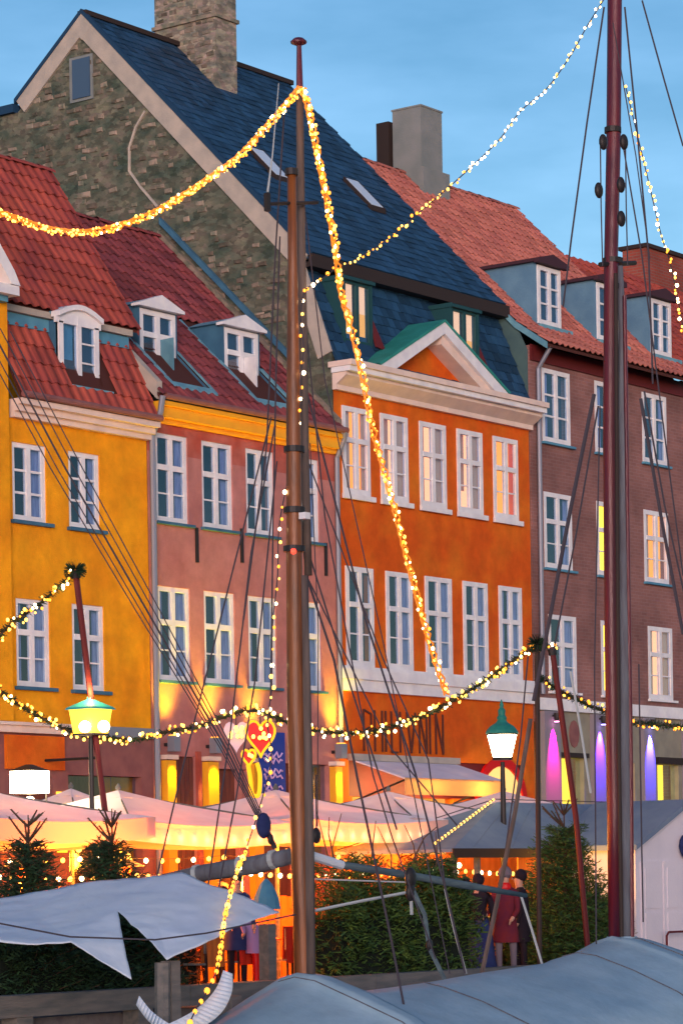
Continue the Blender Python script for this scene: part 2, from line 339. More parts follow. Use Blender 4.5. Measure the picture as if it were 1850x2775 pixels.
def window(T, a, b, c, d, y=0, kind='cross', room='room_dark', curt=None, sill='white', sillw=.05, barm='white', border=.075, seed=0, inset=.03, upper=None):
    """frame with bars, one glass pane per opening, a room behind it"""
    r2 = random.Random(seed * 131 + int(a * 17) + int(c * 7))
    y0 = y + inset; y1 = y0 + .07; fm = MB()
    fm.box(a, a + border, y0, y1, c, d); fm.box(b - border, b, y0, y1, c, d)
    fm.box(a + border, b - border, y0, y1, d - border, d); fm.box(a + border, b - border, y0, y1, c, c + border * 1.2)
    xi, xe, zi, ze = a + border, b - border, c + border * 1.2, d - border
    mid = (xi + xe) / 2; mw = .05; cols = [(xi, mid - mw), (mid + mw, xe)]
    fm.box(mid - mw, mid + mw, y0 - .012, y1 - .002, zi, ze)
    rows = []
    if kind == 'cross':
        zt = zi + (ze - zi) * .63; zm = (zi + zt - .05) / 2
        for cc in cols: fm.box(cc[0], cc[1], y0 - .008, y1 - .004, zt - .05, zt + .05); fm.box(cc[0], cc[1], y0 + .02, y1 - .02, zm - .014, zm + .014)
        rows = [(zi, zm - .014), (zm + .014, zt - .05), (zt + .05, ze)]
    elif kind == 'three':
        h = (ze - zi) / 3
        for k in (1, 2):
            for cc in cols: fm.box(cc[0], cc[1], y0 + .015, y1 - .015, zi + h * k - .02, zi + h * k + .02)
        rows = [(zi, zi + h - .02), (zi + h + .02, zi + 2 * h - .02), (zi + 2 * h + .02, ze)]
    elif kind == 'two':
        zm = (zi + ze) / 2
        for cc in cols: fm.box(cc[0], cc[1], y0 - .008, y1 - .004, zm - .045, zm + .045)
        rows = [(zi, zm - .045), (zm + .045, ze)]
    elif kind == 'tall':
        rows = [(zi, ze)]
    W = part(T, 'window', fm, M[barm])
    for cc in cols:
        for rr in rows:
            part(W, 'pane', MB().box(cc[0], cc[1], y0 + .03, y0 + .038, rr[0], rr[1]), M['glass'])
    yb = y + .75; e = .004; xa, xb = a - e, b + e
    ri = MB()
    ri.quad((xa, yb, c - e), (xb, yb, c - e), (xb, yb, d + e), (xa, yb, d + e)); yr = y1 + .13
    ri.quad((xa, yr, c - e), (xa, yb, c - e), (xa, yb, d + e), (xa, yr, d + e)); ri.quad((xb, yr, c - e), (xb, yb, c - e), (xb, yb, d + e), (xb, yr, d + e))
    ri.quad((xa, yr, c - e), (xb, yr, c - e), (xb, yb, c - e), (xa, yb, c - e)); ri.quad((xa, yr, d + e), (xb, yr, d + e), (xb, yb, d + e), (xa, yb, d + e))
    part(W, 'room_lining', ri, M[room])
    if curt:
        for s in (0, 1):
            if s and r2.random() < .3: continue
            wd = (b - a) * r2.uniform(.12, .36)
            cb = MB(); n = 8; x0 = a + .04 if s == 0 else b - .04 - wd
            for k in range(n):
                u0, u1 = x0 + wd * k / n, x0 + wd * (k + 1) / n; ya, yb_ = y1 + .04 + .03 * (k % 2), y1 + .04 + .03 * ((k + 1) % 2)
                cb.quad((u0, ya, c + .05), (u1, yb_, c + .05), (u1, yb_, d - .03), (u0, ya, d - .03))
            part(W, 'curtain', cb, M[curt])
    if sill:
        part(W, 'sill', MB().box(a - .06, b + .10, y - .09, y + inset - .004, c - sillw, c), M[sill])
    return W

def tile_mesh(kind, mt, tw, tl):
    mb = MB(); L = tl * 1.1
    if kind == 'pan':
        pr = [(0, .012), (.14, .045), (.32, .052), (.5, .03), (.72, .008), (.9, .006), (1.03, .02)]
        n = len(pr)
        vs = [(x * tw, 0, z + .028) for x, z in pr] + [(x * tw, L, z) for x, z in pr] + [(x * tw, 0, z + .008) for x, z in pr]
        fs = [(i, i + 1, n + i + 1, n + i) for i in range(n - 1)] + [(2 * n + i, 2 * n + i + 1, i + 1, i) for i in range(n - 1)]
        mb.add(vs, fs)
    else:
        g = .006; mb.add([(g, 0, .004), (tw - g, 0, .004), (tw - g, L, -.004), (g, L, -.004), (g, 0, .022), (tw - g, 0, .022), (tw - g, L, .006), (g, L, .006)],
                         [(4, 5, 6, 7), (0, 1, 5, 4), (1, 2, 6, 5), (3, 0, 4, 7)])
    return mb.mesh('roof_tile' if kind == 'pan' else 'slate', mt, smooth=False)
def tiles(roof, name, kind, mt, x0, x1, yz0, yz1, tw, tl, skip=(), budget=280, lift=.012, vis=None):
    """courses of tiles on a slope; the nearest stay single pieces, the rest is one part"""
    me = tile_mesh(kind, mt, tw, tl)
    dy, dz = yz1[0] - yz0[0], yz1[1] - yz0[1]; SL = math.hypot(dy, dz); ang = math.atan2(dz, dy)
    nc = max(1, round((x1 - x0) / tw)); nr = int(SL / tl); tw2 = (x1 - x0) / nc; tl2 = SL / nr; sp = []
    for r in range(nr):
        for c in range(nc):
            off = (.5 * tw2 if (kind == 'slate' and r % 2) else 0)
            x = x0 + c * tw2 + off; 
            if x + tw2 > x1 + .02: continue
            t = r / nr; y, z = yz0[0] + dy * t, yz0[1] + dz * t; xm, ym = x + tw2 / 2, y + dy / nr / 2
            if any(q[0] - .03 < xm < q[1] + .03 and q[2] - .08 < ym < q[3] + .08 for q in skip): continue
            p = Vector((x, y - math.sin(ang) * lift, z + math.cos(ang) * lift)); sp.append(((p - CAM).length, p))
    sp.sort(key=lambda q: q[0]); sx, sy = tw2 / tw, tl2 / tl
    for _, p in sp[:budget]:
        inst(roof, name, me, p, (ang + rnd.uniform(-.012, .012), 0, rnd.uniform(-.01, .01)), (sx, sy, 1))
    if len(sp) > budget:
        mb = MB(); co = [v.co.copy() for v in me.vertices]; fs = [tuple(f.vertices) for f in me.polygons]; ca, sa = math.cos(ang), math.sin(ang)
        for _, p in sp[budget:]:
            j = rnd.uniform(-.006, .006)
            mb.add([(p.x + v.x * sx, p.y + v.y * sy * ca - (v.z + j) * sa, p.z + v.y * sy * sa + (v.z + j) * ca) for v in co], fs)
        part(roof, name + '_courses', mb, mt, kind='stuff')

def slope_deck(x0, x1, yz0, yz1, holes=(), th=.06, mi=0):
    mb = MB(); (ya, za), (yb, zb) = yz0, yz1; k = (zb - za) / (yb - ya); zz = lambda y: za + (y - ya) * k
    for a, b, c, d in grid_cells(x0, x1, ya, yb, holes):
        mb.quad((a, c, zz(c)), (b, c, zz(c)), (b, d, zz(d)), (a, d, zz(d)), mi=mi)
    mb.quad((x0, ya, za - th), (x1, ya, za - th), (x1, ya, za), (x0, ya, za)); mb.quad((x0, ya, za - th), (x0, yb, zb - th), (x1, yb, zb - th), (x1, ya, za - th))
    mb.quad((x1, ya, za - th), (x1, yb, zb - th), (x1, yb, zb), (x1, ya, za)); mb.quad((x0, ya, za - th), (x0, ya, za), (x0, yb, zb), (x0, yb, zb - th))
    return mb
def ridge_tiles(roof, mt, x0, x1, y, z, n):
    mb = MB(); L = (x1 - x0) / n; k = 7
    vs = [(x, -.12 * math.cos(math.pi * i / (k - 1)), .09 * math.sin(math.pi * i / (k - 1)) + (.015 if x == 0 else 0)) for x in (0, L * 1.04) for i in range(k)]
    mb.add(vs, [(i, i + 1, k + i + 1, k + i) for i in range(k - 1)]); me = mb.mesh('ridge_tile', mt)
    for i in range(n): inst(roof, 'ridge_tile', me, (x0 + i * L, y, z + rnd.uniform(-.01, .01)), (0, rnd.uniform(-.02, .02), 0))

# ================================================================== GROUND
g = MB().box(-200, 400, -10.0, 300, -1.2, 0); struct('quay', g, M['stonepave'])
struct('canal_water', MB().quad((-300, -150, -1.3), (400, -150, -1.3), (400, -9.9, -1.3), (-300, -9.9, -1.3)), M['water'])
st = bpy.data.objects['quay']; ORG[st] = (0, 0, 0)
# timber edge of the quay: long beams end to end and piles
tb = thing('quay_timber_edge', 'grey weathered timber beam and piles along the quay edge', 'timber edge', (-20, -10.1, 0))
for i in range(7):
    x = -25 + i * 4.0
    part(tb, 'beam', MB().box(x, x + 3.985, -10.32, -10.02, .04, .30), M['timber'])
for i in range(12): part(tb, 'pile', MB().box(-24.6 + i * 2.2, -24.32 + i * 2.2, -10.30, -10.04, -1.6, .035), M['timber'])

# ================================================================== YELLOW HOUSE
yh = thing('yellow_house', 'yellow rendered house with red tiled mansard roof at the left', 'house', (-9, 0, 0))
hy = [(-9.15, -8.30, 7.88, 9.22), (-7.73, -6.91, 7.88, 9.22), (-9.12, -8.27, 5.04, 6.55), (-7.70, -6.86, 5.04, 6.55),
      (-10.6, -9.75, 7.88, 9.22), (-10.6, -9.75, 5.04, 6.55), (-12.1, -11.2, 5.04, 6.55), (-12.1, -11.2, 7.88, 9.22)]
shopy = [(-12.6, -9.6, .5, 3.6), (-9.15, -8.3, 0, 3.5), (-7.9, -5.95, .5, 3.55)]
part(yh, 'wall', facade(-13.2, -5.63, 4.42, 9.62, hy), M['yellow'])
part(yh, 'shopfront', facade(-13.2, -5.63, 0, 4.24, shopy, y=-.03), M['brownpink'])
part(yh, 'lower_panel', MB().box(-9.5, -8.05, -.10, -.035, 3.62, 4.2), M['orange'])
part(yh, 'moulding', MB().box(-13.2, -8.0, -.16, 0, 4.24, 4.42).box(-13.2, -8.0, -.22, 0, 4.36, 4.415), M['cream'])
part(yh, 'moulding', MB().box(-7.99, -5.68, -.12, 0, 4.24, 4.42), M['pipe'])
part(yh, 'sign_bracket', MB().tube([(-8.55, -.05, 3.78), (-8.55, -1.25, 3.78)], .025).box(-8.68, -8.42, -.06, -.035, 3.62, 3.98), M['iron'])
part(yh, 'shop_window', MB().box(-7.9, -5.95, .12, .14, .5, 3.55), M['glass'])
part(yh, 'shop_window', MB().box(-12.6, -9.6, .12, .14, .5, 3.6), M['glass'])
part(yh, 'door', MB().box(-9.15, -8.3, .1, .15, 0, 3.5), M['brown'])
part(yh, 'lit_shop_panel', MB().box(-8.22, -7.98, -.06, -.035, 2.2, 3.25), M['lit_yellow'])
part(yh, 'shop_interior', MB().box(-12.6, -5.95, .9, .95, 0, 3.7), M['brown'])
for i, h in enumerate(hy):
    window(yh, *h, kind='cross' if h[2] < 7 else 'three', curt='curtain', seed=i, sill='lead', sillw=.06, border=.085)
part(yh, 'wall_vent', MB().box(-9.42, -9.26, -.03, .0, 5.55, 5.85), M['coping'])
cm = MB(); cm.box(-9.2, -5.62, -.12, 0, 9.62, 9.72).box(-9.2, -5.60, -.20, 0, 9.72, 9.83).box(-9.2, -5.58, -.30, 0, 9.83, 9.93)
part(yh, 'cornice', cm, M['cream'])
part(yh, 'gutter', MB().tube([(-9.2, -.34, 9.99), (-5.6, -.34, 9.99)], .06, 8), M['brownpink'])
# body behind the facade
part(yh, 'house_body', MB().box(-13.2, -5.68, .95, 4.6, 0, 9.9).quad((-5.66, 0, 0), (-5.66, .95, 0), (-5.66, .95, 9.9), (-5.66, 0, 9.9)), M['yellow'])
yr = part(yh, 'roof', MB(), M['deck'])
yl = part(yh, 'lower_roof', slope_deck(-9.2, -5.62, (-.28, 9.95), (.52, 11.62), [(-7.78, -6.82, -.05, .52)]), M['deck'])
tiles(yl, 'roof_tile', 'pan', M['tile_y'], -9.2, -5.62, (-.28, 9.95), (.52, 11.62), .235, .31, skip=[(-7.85, -6.72, -.12, .52)], budget=120)
me_ = slope_deck(-11.5, -5.56, (.24, 11.66), (2.31, 14.84)); 
yu = part(yh, 'upper_roof', me_, M['deck'])
tiles(yu, 'roof_tile', 'pan', M['tile_y'], -10.6, -5.54, (.20, 11.64), (2.31, 14.84), .235, .33, budget=170)
ridge_tiles(yu, M['tile_y'], -10.6, -5.5, 2.33, 14.84, 13)
part(yh, 'rear_roof', MB().quad((-11.5, 2.31, 14.8), (-5.56, 2.31, 14.8), (-5.56, 4.6, 11.4), (-11.5, 4.6, 11.4)), M['deck'])
part(yh, 'gable_wall', MB().prism([(-5.66, .0, 9.9), (-5.66, .5, 11.7), (-5.66, 2.31, 14.7), (-5.66, 4.6, 11.3), (-5.66, 4.6, 9.9)], (-.2, 0, 0)), M['yellow'])
part(yh, 'eaves_board', MB().box(-9.2, -5.70, .22, .40, 11.52, 11.63), M['coping'])
part(yh, 'lead_apron', MB().box(-9.2, -5.72, .30, .56, 11.30, 11.51), M['bluepaint'])
part(yh, 'verge_board', MB().prism([(-5.55, .22, 11.56), (-5.55, 2.31, 14.76), (-5.55, 2.31, 14.88), (-5.55, .22, 11.68)], (.03, 0, 0)), M['tile_y'])
# arched dormer
dx0, dx1, dy, dz0, dz1 = -7.84, -6.80, .10, 10.36, 11.50
dm = part(yh, 'dormer', MB().prism([(dx0, dy, dz0 - .1), (dx0, dy, dz1), (dx0, .60, dz1), (dx0, .60, 11.4)], (.05, 0, 0)).prism([(dx1 - .05, dy, dz0 - .1), (dx1 - .05, dy, dz1), (dx1 - .05, .60, dz1), (dx1 - .05, .60, 11.4)], (.05, 0, 0)), M['lead'])
fm = MB(); x0, x1, yf = dx0, dx1, dy - .04
fm.box(x0, x0 + .11, yf, yf + .08, dz0, dz1 - .02); fm.box(x1 - .11, x1, yf, yf + .08, dz0, dz1 - .02); fm.box(x0 + .11, x1 - .11, yf, yf + .08, dz0, dz0 + .1)
fm.box(-7.37, -7.27, yf - .01, yf + .075, dz0 + .1, dz1 + .1)
n = 10; arc = [(x0 - .06 + (x1 - x0 + .12) * i / n, dz1 + .05 + .17 * math.sin(math.pi * i / n)) for i in range(n + 1)]
for (a, za), (b, zb) in zip(arc, arc[1:]):
    fm.prism([(a, yf - .07, za), (b, yf - .07, zb), (b, yf - .07, zb + .09), (a, yf - .07, za + .09)], (0, .2, 0))
    fm.prism([(a, yf, dz1 - .05), (b, yf, dz1 - .05), (b, yf, zb), (a, yf, za)], (0, .07, 0))
wf = part(yh, 'dormer_window', fm, M['white'])
for a, b, q in ((x0 + .11, -7.37, 'curtain'), (-7.27, x1 - .11, 'room_dark')):
    part(wf, 'pane', MB().box(a, b, yf + .03, yf + .04, dz0 + .1, dz1 - .05), M['glass'])
    part(wf, 'room_lining', MB().box(a, b, yf + .12, yf + .13, dz0 + .05, dz1), M['leadlight'] if q == 'curtain' else M['room_dark'])
for k in (1, 2): part(wf, 'glazing_bar', MB().box(-7.27, x1 - .11, yf + .01, yf + .05, dz0 + .1 + k * .34, dz0 + .13 + k * .34), M['white'])
rf = MB()
for (a, za), (b, zb) in zip(arc, arc[1:]): rf.prism([(a, dy + .1, za + .05), (b, dy + .1, zb + .05), (b, dy + .1, zb + .1), (a, dy + .1, za + .1)], (0, .62, 0))
part(yh, 'dormer_roof', rf, M['bluepaint'])
fl = MB(); fl.prism([(x0 - .03, -.02, 10.42), (x0 - .03, .52, 11.56), (x0 - .03, .52, 11.66), (x0 - .03, -.04, 10.50)], (-.09, 0, 0))
fl.prism([(x1 + .03, -.10, 10.28), (x1 + .03, .22, 10.95), (x1 + .03, .05, 10.4)], (.14, 0, 0)); fl.box(x0 - .12, x1 + .17, -.12, -.0, 10.24, 10.36)
part(yh, 'lead_flashing', fl, M['leadlight'])
# front gable at the left end of the house
part(yh, 'gable_front', MB().prism([(-13.2, -.14, 4.43), (-9.36, -.14, 4.43), (-9.36, -.14, 11.78), (-11.2, -.14, 13.6), (-13.2, -.14, 11.78)], (0, .13, 0)).box(-9.56, -9.36, -.005, 2.2, 9.6, 11.7), M['yellow'])
gp = MB(); gp.prism([(-13.7, -.45, 11.60), (-9.38, -.45, 11.60), (-9.38, -.45, 11.76), (-13.7, -.45, 11.76)], (0, .3, 0))
gp.prism([(-9.38, -.48, 11.765), (-9.52, -.48, 12.0), (-11.2, -.48, 13.95), (-11.2, -.48, 13.65), (-9.6, -.48, 11.77)], (0, .34, 0))
part(yh, 'pediment', gp, M['white'])
part(yh, 'pediment_ceiling', MB().box(-11.5, -9.5, -.3, -.145, 11.5, 11.595), M['bluepaint'])

# ================================================================== PINK HOUSE
ph = thing('pink_house', 'pink rendered house with dark red tiled roof and two open dormers', 'house', (-3, 0, 0))
px_ = [(-5.38, -4.48), (-4.08, -3.18), (-2.78, -1.93), (-1.42, -.52)]
hp = [(a, b, 8.2, 9.81) for a, b in px_] + [(a, b, 5.32, 7.03) for a, b in px_]
part(ph, 'wall', facade(-5.62, -.004, 3.98, 9.98, hp, zsplit=9.45), [M['pink'], M['pink_top']])
for i, h in enumerate(hp): window(ph, *h, kind='cross', curt='curtain', seed=10 + i, sill='lead', room='room_dark', border=.085)
shopp = [(-5.05, -4.42, 0, 3.95), (-3.85, -3.15, 0, 3.75), (-3.05, -2.90, 2.0, 3.75), (-2.55, -1.5, 0, 3.9), (-1.4, -.35, .5, 3.9)]
part(ph, 'ground_floor_wall', facade(-5.62, -.004, 0, 3.98, shopp, y=-.004), M['pink'])
part(ph, 'shutter', MB().box(-5.05, -4.42, .06, .1, 0, 3.95), M['brown'])
for i in range(5): part(ph, 'board', MB().box(-5.04 + i * .125, -4.93 + i * .125, .035, .058, .02, 3.93), M['brown'])
part(ph, 'door_jamb', MB().box(-4.41, -4.31, -.07, -.006, 0, 4.05), M['pink_top'])
part(ph, 'door', MB().box(-3.85, -3.15, .1, .14, 0, 3.75), M['brown'])
part(ph, 'door', MB().box(-2.55, -1.5, .1, .14, 0, 3.9), M['brown'])
part(ph, 'shop_window', MB().box(-1.4, -.35, .1, .12, .5, 3.9), M['glass'])
part(ph, 'shop_interior', MB().box(-5.4, -.2, .7, .75, 0, 4.2), M['brown'])
for a, b in ((-5.38, -5.14), (-4.22, -3.92), (-2.88, -2.62), (-.34, -.12)):
    part(ph, 'pilaster', MB().box(a, b, -.16, -.01, 0, 3.86), M['cornice_y'])
    part(ph, 'pilaster_capital', MB().box(a - .03, b + .03, -.2, -.012, 3.88, 3.96), M['cream'])
for x, z in ((-4.28, 7.85), (-2.96, 7.95), (-.36, 7.9)): part(ph, 'wall_tie', MB().box(x - .03, x + .03, -.045, -.004, z - .32, z + .32), M['iron'])
cm = MB(); cm.box(-5.46, -.01, -.10, 0, 9.98, 10.06).box(-5.50, -.01, -.22, 0, 10.06, 10.26).box(-5.50, -.01, -.30, 0, 10.26, 10.34)
part(ph, 'cornice', cm, M['cornice_y'])
part(ph, 'gutter', MB().tube([(-5.5, -.36, 10.41), (-.05, -.36, 10.41)], .06, 8), M['brownpink'])
part(ph, 'house_body', MB().box(-5.5, -.1, .9, 4.2, 0, 10.3), M['pink'])
RZ = lambda y: 10.43 + .955 * (y + .3)
wells = [(-4.86, -3.72, .0, .86), (-2.40, -1.22, .0, .86)]
pr = part(ph, 'roof', slope_deck(-5.6, -.02, (-.3, RZ(-.3)), (4.3, RZ(4.3)), wells), M['deck'])
part(ph, 'rear_roof', MB().quad((-5.6, 4.3, RZ(4.3) - .03), (-.02, 4.3, RZ(4.3) - .03), (-.02, 8, 11.2), (-5.6, 8, 11.2)), M['deck'])
part(ph, 'gable_wall', MB().prism([(-5.52, 0, 10.3), (-5.52, 4.3, RZ(4.3) - .1), (-5.52, 4.3, 10.3)], (.1, 0, 0)), M['brownpink'])
skips = [(a - .08, b + .08, c - .04, 1.75) for a, b, c, d in wells]
tiles(pr, 'roof_tile', 'pan', M['tile_p'], -5.6, -.12, (-.34, RZ(-.34)), (4.3, RZ(4.3)), .235, .33, skip=skips, budget=285)
ridge_tiles(pr, M['tile_p'], -5.6, -.1, 4.3, RZ(4.3), 14)
part(ph, 'verge_flashing', MB().prism([(-.10, 1.0, RZ(1.0) + .26), (-.10, 4.3, RZ(4.3) + .30), (-.10, 4.3, RZ(4.3) + .44), (-.10, 1.0, RZ(1.0) + .40)], (.095, 0, 0)), M['lead'])
part(ph, 'verge_flashing', MB().prism([(-.16, -.2, RZ(-.2) + .03), (-.16, 4.3, RZ(4.3) + .03), (-.16, 4.3, RZ(4.3) + .16), (-.16, -.2, RZ(-.2) + .12)], (.15, 0, 0)), M['stone_b'])
part(ph, 'party_wall_coping', MB().prism([(-5.62, -.25, 10.35), (-5.62, 2.0, RZ(2.0) - .05), (-5.62, 2.0, RZ(2.0) + .2), (-5.62, -.25, 10.68)], (.16, 0, 0)), M['coping'])
for i, (a, b) in enumerate(((-4.78, -3.76), (-2.32, -1.28))):
    yf = .84; z0, z1 = 10.80, 12.26
    for xx in (a - .04, b):
        part(ph, 'dormer_cheek', MB().prism([(xx, yf, RZ(yf) - .02), (xx, yf, z1 + .06), (xx, 1.72, z1 + .06)], (.04, 0, 0)), M['lead'])
    W = MB(); f = .10
    W.box(a, a + f, yf, yf + .08, z0, z1); W.box(b - f, b, yf, yf + .08, z0, z1); W.box(a + f, b - f, yf, yf + .08, z0, z0 + f); W.box(a + f, b - f, yf, yf + .08, z1 - f, z1)
    mid = (a + b) / 2; zt = z0 + 1.0; W.box(mid - .055, mid + .055, yf - .01, yf + .075, z0 + f, z1 - f)
    W.box(a + f, mid - .055, yf - .006, yf + .07, zt - .05, zt + .05); W.box(mid + .055, b - f, yf - .006, yf + .07, zt - .05, zt + .05)
    if i == 0: W.box(a + f, mid - .055, yf + .01, yf + .06, z0 + .5, z0 + .53)
    wf = part(ph, 'dormer_window', W, M['white'])
    for c0, c1 in ((a + f, mid - .055), (mid + .055, b - f)):
        for r0, r1 in ((z0 + f, zt - .05), (zt + .05, z1 - f)): part(wf, 'pane', MB().box(c0, c1, yf + .035, yf + .045, r0, r1), M['glass'])
    part(wf, 'room_lining', MB().box(a + .05, b - .05, yf + .16, yf + .18, z0 - .1, z1), M['room_dark'])
    part(wf, 'curtain', MB().box(mid + .05, b - f, yf + .12, yf + .14, z0, zt), M['curtain'])
    part(wf, 'casement', MB().prism([(mid + .06, yf - .01, z0 + .12), (mid + .02, yf - .34, z0 + .12), (mid + .02, yf - .34, zt - .06), (mid + .06, yf - .01, zt - .06)], (.03, 0, 0)), M['white'] if i else M['leadlight'])
    # little pediment roof
    P = MB(); P.prism([(a - .14, yf - .12, z1 + .02), (b + .14, yf - .12, z1 + .02), (b + .14, yf - .12, z1 + .07), (mid, yf - .12, z1 + .29), (a - .14, yf - .12, z1 + .07)], (0, .2, 0))
    part(ph, 'dormer_pediment', P, M['white'])
    P = MB(); P.prism([(a - .12, yf + .082, z1 + .06), (b + .12, yf + .082, z1 + .06), (mid, yf + .082, z1 + .27)], (0, 1.1, 0)); part(ph, 'dormer_roof', P, M['leadlight'])
    # lead lined well in front of the window
    wa, wb, wc, wd = wells[i]; zb_ = RZ(wc) - .02
    Q = MB(); Q.quad((wb, wc, zb_), (wb, wd, zb_), (wb, wd, RZ(wd)), (wb, wc, RZ(wc))); Q.quad((wa, wc, zb_), (wa, wc, RZ(wc)), (wa, wd, RZ(wd)), (wa, wd, zb_))
    Q.quad((wa, wc, zb_), (wb, wc, zb_), (wb, wd, zb_), (wa, wd, zb_)); part(ph, 'dormer_well', Q, M['lead'])
    Q = MB(); e = .035
    for xx in (wa - .10, wb):
        Q.prism([(xx, wc - .08, RZ(wc - .08) + e), (xx, wd + .0, RZ(wd) + e), (xx, wd, RZ(wd) + e + .04), (xx, wc - .08, RZ(wc - .08) + e + .04)], (.10, 0, 0))
    Q.prism([(wa - .098, wc - .10, RZ(wc - .10) + e), (wa - .098, wc + .0, RZ(wc) + e), (wa - .098, wc, RZ(wc) + e + .043), (wa - .098, wc - .1, RZ(wc - .1) + e + .043)], (wb - wa + .196, 0, 0))
    if True: Q.prism([(wa - .10, wd, RZ(wd) + e), (wa - .10, 1.8, RZ(1.8) + e), (wa - .10, 1.8, RZ(1.8) + e + .03), (wa - .10, wd, RZ(wd) + e + .03)], (.07, 0, 0))
    part(ph, 'lead_flashing', Q, M['leadlight'])
dp = part(ph, 'drainpipe', MB().tube([(-5.58, -.36, 10.4), (-5.58, -.3, 10.1), (-5.58, -.10, 9.7), (-5.58, -.09, 0)], .055, 8), M['pipe'])
part(ph, 'drainpipe', MB().tube([(-.12, -.36, 10.4), (-.06, -.3, 10.25), (-.05, -.10, 9.9), (-.05, -.09, 4.3)], .05, 8), M['pipe'])

# ================================================================== ORANGE HOUSE
oh = thing('orange_house', 'orange house with white pediment, blue slate mansard and rough stone gable', 'house', (3.5, 0, 0))
ox = [(.25, 1.15), (1.52, 2.45), (2.87, 3.80), (4.21, 5.14), (5.55, 6.48)]
ox2 = [(.28, 1.19), (1.62, 2.52), (2.98, 3.92), (4.34, 5.24), (5.68, 6.54)]
ho = [(a, b, 9.25, 10.98) for a, b in ox] + [(a, b, 5.86, 7.83) for a, b in ox2]
part(oh, 'wall', facade(0, 6.96, 3.3, 11.25, ho + [(.3, 6.6, 2.0, 4.05)]), M['orange'])
part(oh, 'ground_floor_wall', facade(0, 6.96, 0, 3.3, [(.4, 3.9, .5, 3.299), (4.9, 6.5, 0, 3.299)]), M['orange'])
rooms = ['lit_orange', 'lit_peach', 'lit_peach', 'lit_peach', 'lit_orange']
for i, h in enumerate(ho):
    up = i < 5
    W = window(oh, *h, kind='cross', curt=('curtain_w' if up else 'curtain'), seed=30 + i, sill='white' if up else None, sillw=.10, room=rooms[i] if up else 'room_dark', border=.10, inset=-.03)
    if up and i in (1, 2, 3, 4):
        part(W, 'blind', MB().box(h[0] + .12, h[0] + .45 + .1 * (i % 2), .20, .22, h[2] + (.5 if i != 2 else .1), h[3] - .05), M['curtain_w' if i != 2 else 'heart'])
part(oh, 'string_course', MB().box(-.02, 6.98, -.10, 0, 5.37, 5.60).box(-.02, 6.98, -.16, 0, 5.60, 5.80).box(-.02, 6.98, -.12, 0, 5.8, 5.855), M['white'])
cm = MB(); cm.box(-.03, 6.985, -.10, 0, 11.25, 11.35).prism([(-.03, -.10, 11.352), (-.03, -.34, 11.51), (-.03, -.34, 11.57), (-.03, 0, 11.57), (-.03, 0, 11.352)], (7.015, 0, 0))
part(oh, 'cornice', cm, M['cream'])
part(oh, 'cornice_moulding', MB().box(-.06, 6.985, -.46, 0, 11.575, 11.68), M['white'])
part(oh, 'cornice_moulding', MB().box(-.08, 6.99, -.52, .06, 11.682, 11.79), M['cream'])
# pediment
yp = -.50; apx, apz, bl, br = 3.14, 12.97, .92, 5.44
def rake(p, q, wdt):
    d = (Vector(q) - Vector(p)).normalized(); nrm = Vector((-d.z, 0, d.x)); nrm = nrm if nrm.z < 0 else -nrm
    return [p, q, tuple(Vector(q) + nrm * wdt + Vector((0, 0, -wdt * .25))), tuple(Vector(p) + nrm * wdt)]
pd = MB(); zc = 11.795
pd.prism([(bl, yp, zc), (apx, yp, apz), (apx, yp, apz - .24), (bl + .52, yp, zc)], (0, .46, 0))
pd.prism([(apx, yp, apz), (br, yp, zc), (br - .5, yp, zc), (apx, yp, apz - .24)], (0, .46, 0))
part(oh, 'pediment', pd, M['white'])
part(oh, 'pediment_soffit', MB().prism([(apx, yp + .08, apz - .245), (br - .50, yp + .08, zc + .002), (br - .86, yp + .08, zc + .002), (apx - .02, yp + .08, apz - .45)], (0, .42, 0)), M['cream'])
part(oh, 'tympanum', MB().prism([(bl + .6, -.06, zc), (br - .6, -.06, zc), (apx, -.06, apz - .3)], (0, .06, 0)), M['orange'])
part(oh, 'pediment_roof', MB().prism([(bl - .02, yp - .02, zc), (apx, yp - .02, apz), (apx, yp - .02, apz + .05), (bl - .1, yp - .02, zc + .03)], (0, 1.45, 0)).prism([(apx, yp - .02, apz), (br + .02, yp - .02, zc), (br + .08, yp - .02, zc + .03), (apx, yp - .02, apz + .05)], (0, 1.45, 0)), M['copper'])
# mansard
LA, LB = (-.10, 11.80), (.92, 14.12); UA, UB = (.55, 14.02), (6.36, 19.84)
dorm = [(.58, 1.45), (4.32, 5.24)]; dfy = .13
hol = [(a - .0, b + .0, dfy, .92) for a, b in dorm]
ml = part(oh, 'lower_roof', slope_deck(0, 6.96, LA, LB, hol), M['slate_deck'])
tiles(ml, 'slate', 'slate', M['slate'], 0, 6.94, LA, LB, .21, .22, skip=[(a - .05, b + .05, dfy - .1, 1.0) for a, b in dorm], budget=110)
mu = part(oh, 'upper_roof', slope_deck(-.02, 7.0, UA, UB, th=.14), M['slate_deck'])
tiles(mu, 'slate', 'slate', M['slate'], -.02, 6.98, UA, UB, .21, .24, skip=[(2.9, 3.75, 5.2, 6.4), (1.6, 2.05, 2.6, 3.25), (4.83, 5.3, 2.55, 3.2)], budget=185)
part(oh, 'rear_roof', MB().quad((0, 6.36, 19.82), (7, 6.36, 19.82), (7, 12, 14.3), (0, 12, 14.3)), M['slate_deck'])
part(oh, 'ridge', MB().box(-.04, 7.02, 6.24, 6.48, 19.80, 19.90), M['dark'])
part(oh, 'eaves_board', MB().box(-.02, 7.0, .46, .54, 13.74, 13.99).box(0, 6.98, .54, .86, 13.74, 13.84), M['dark'])  # dark boxes draw the shadow line under the upper eaves
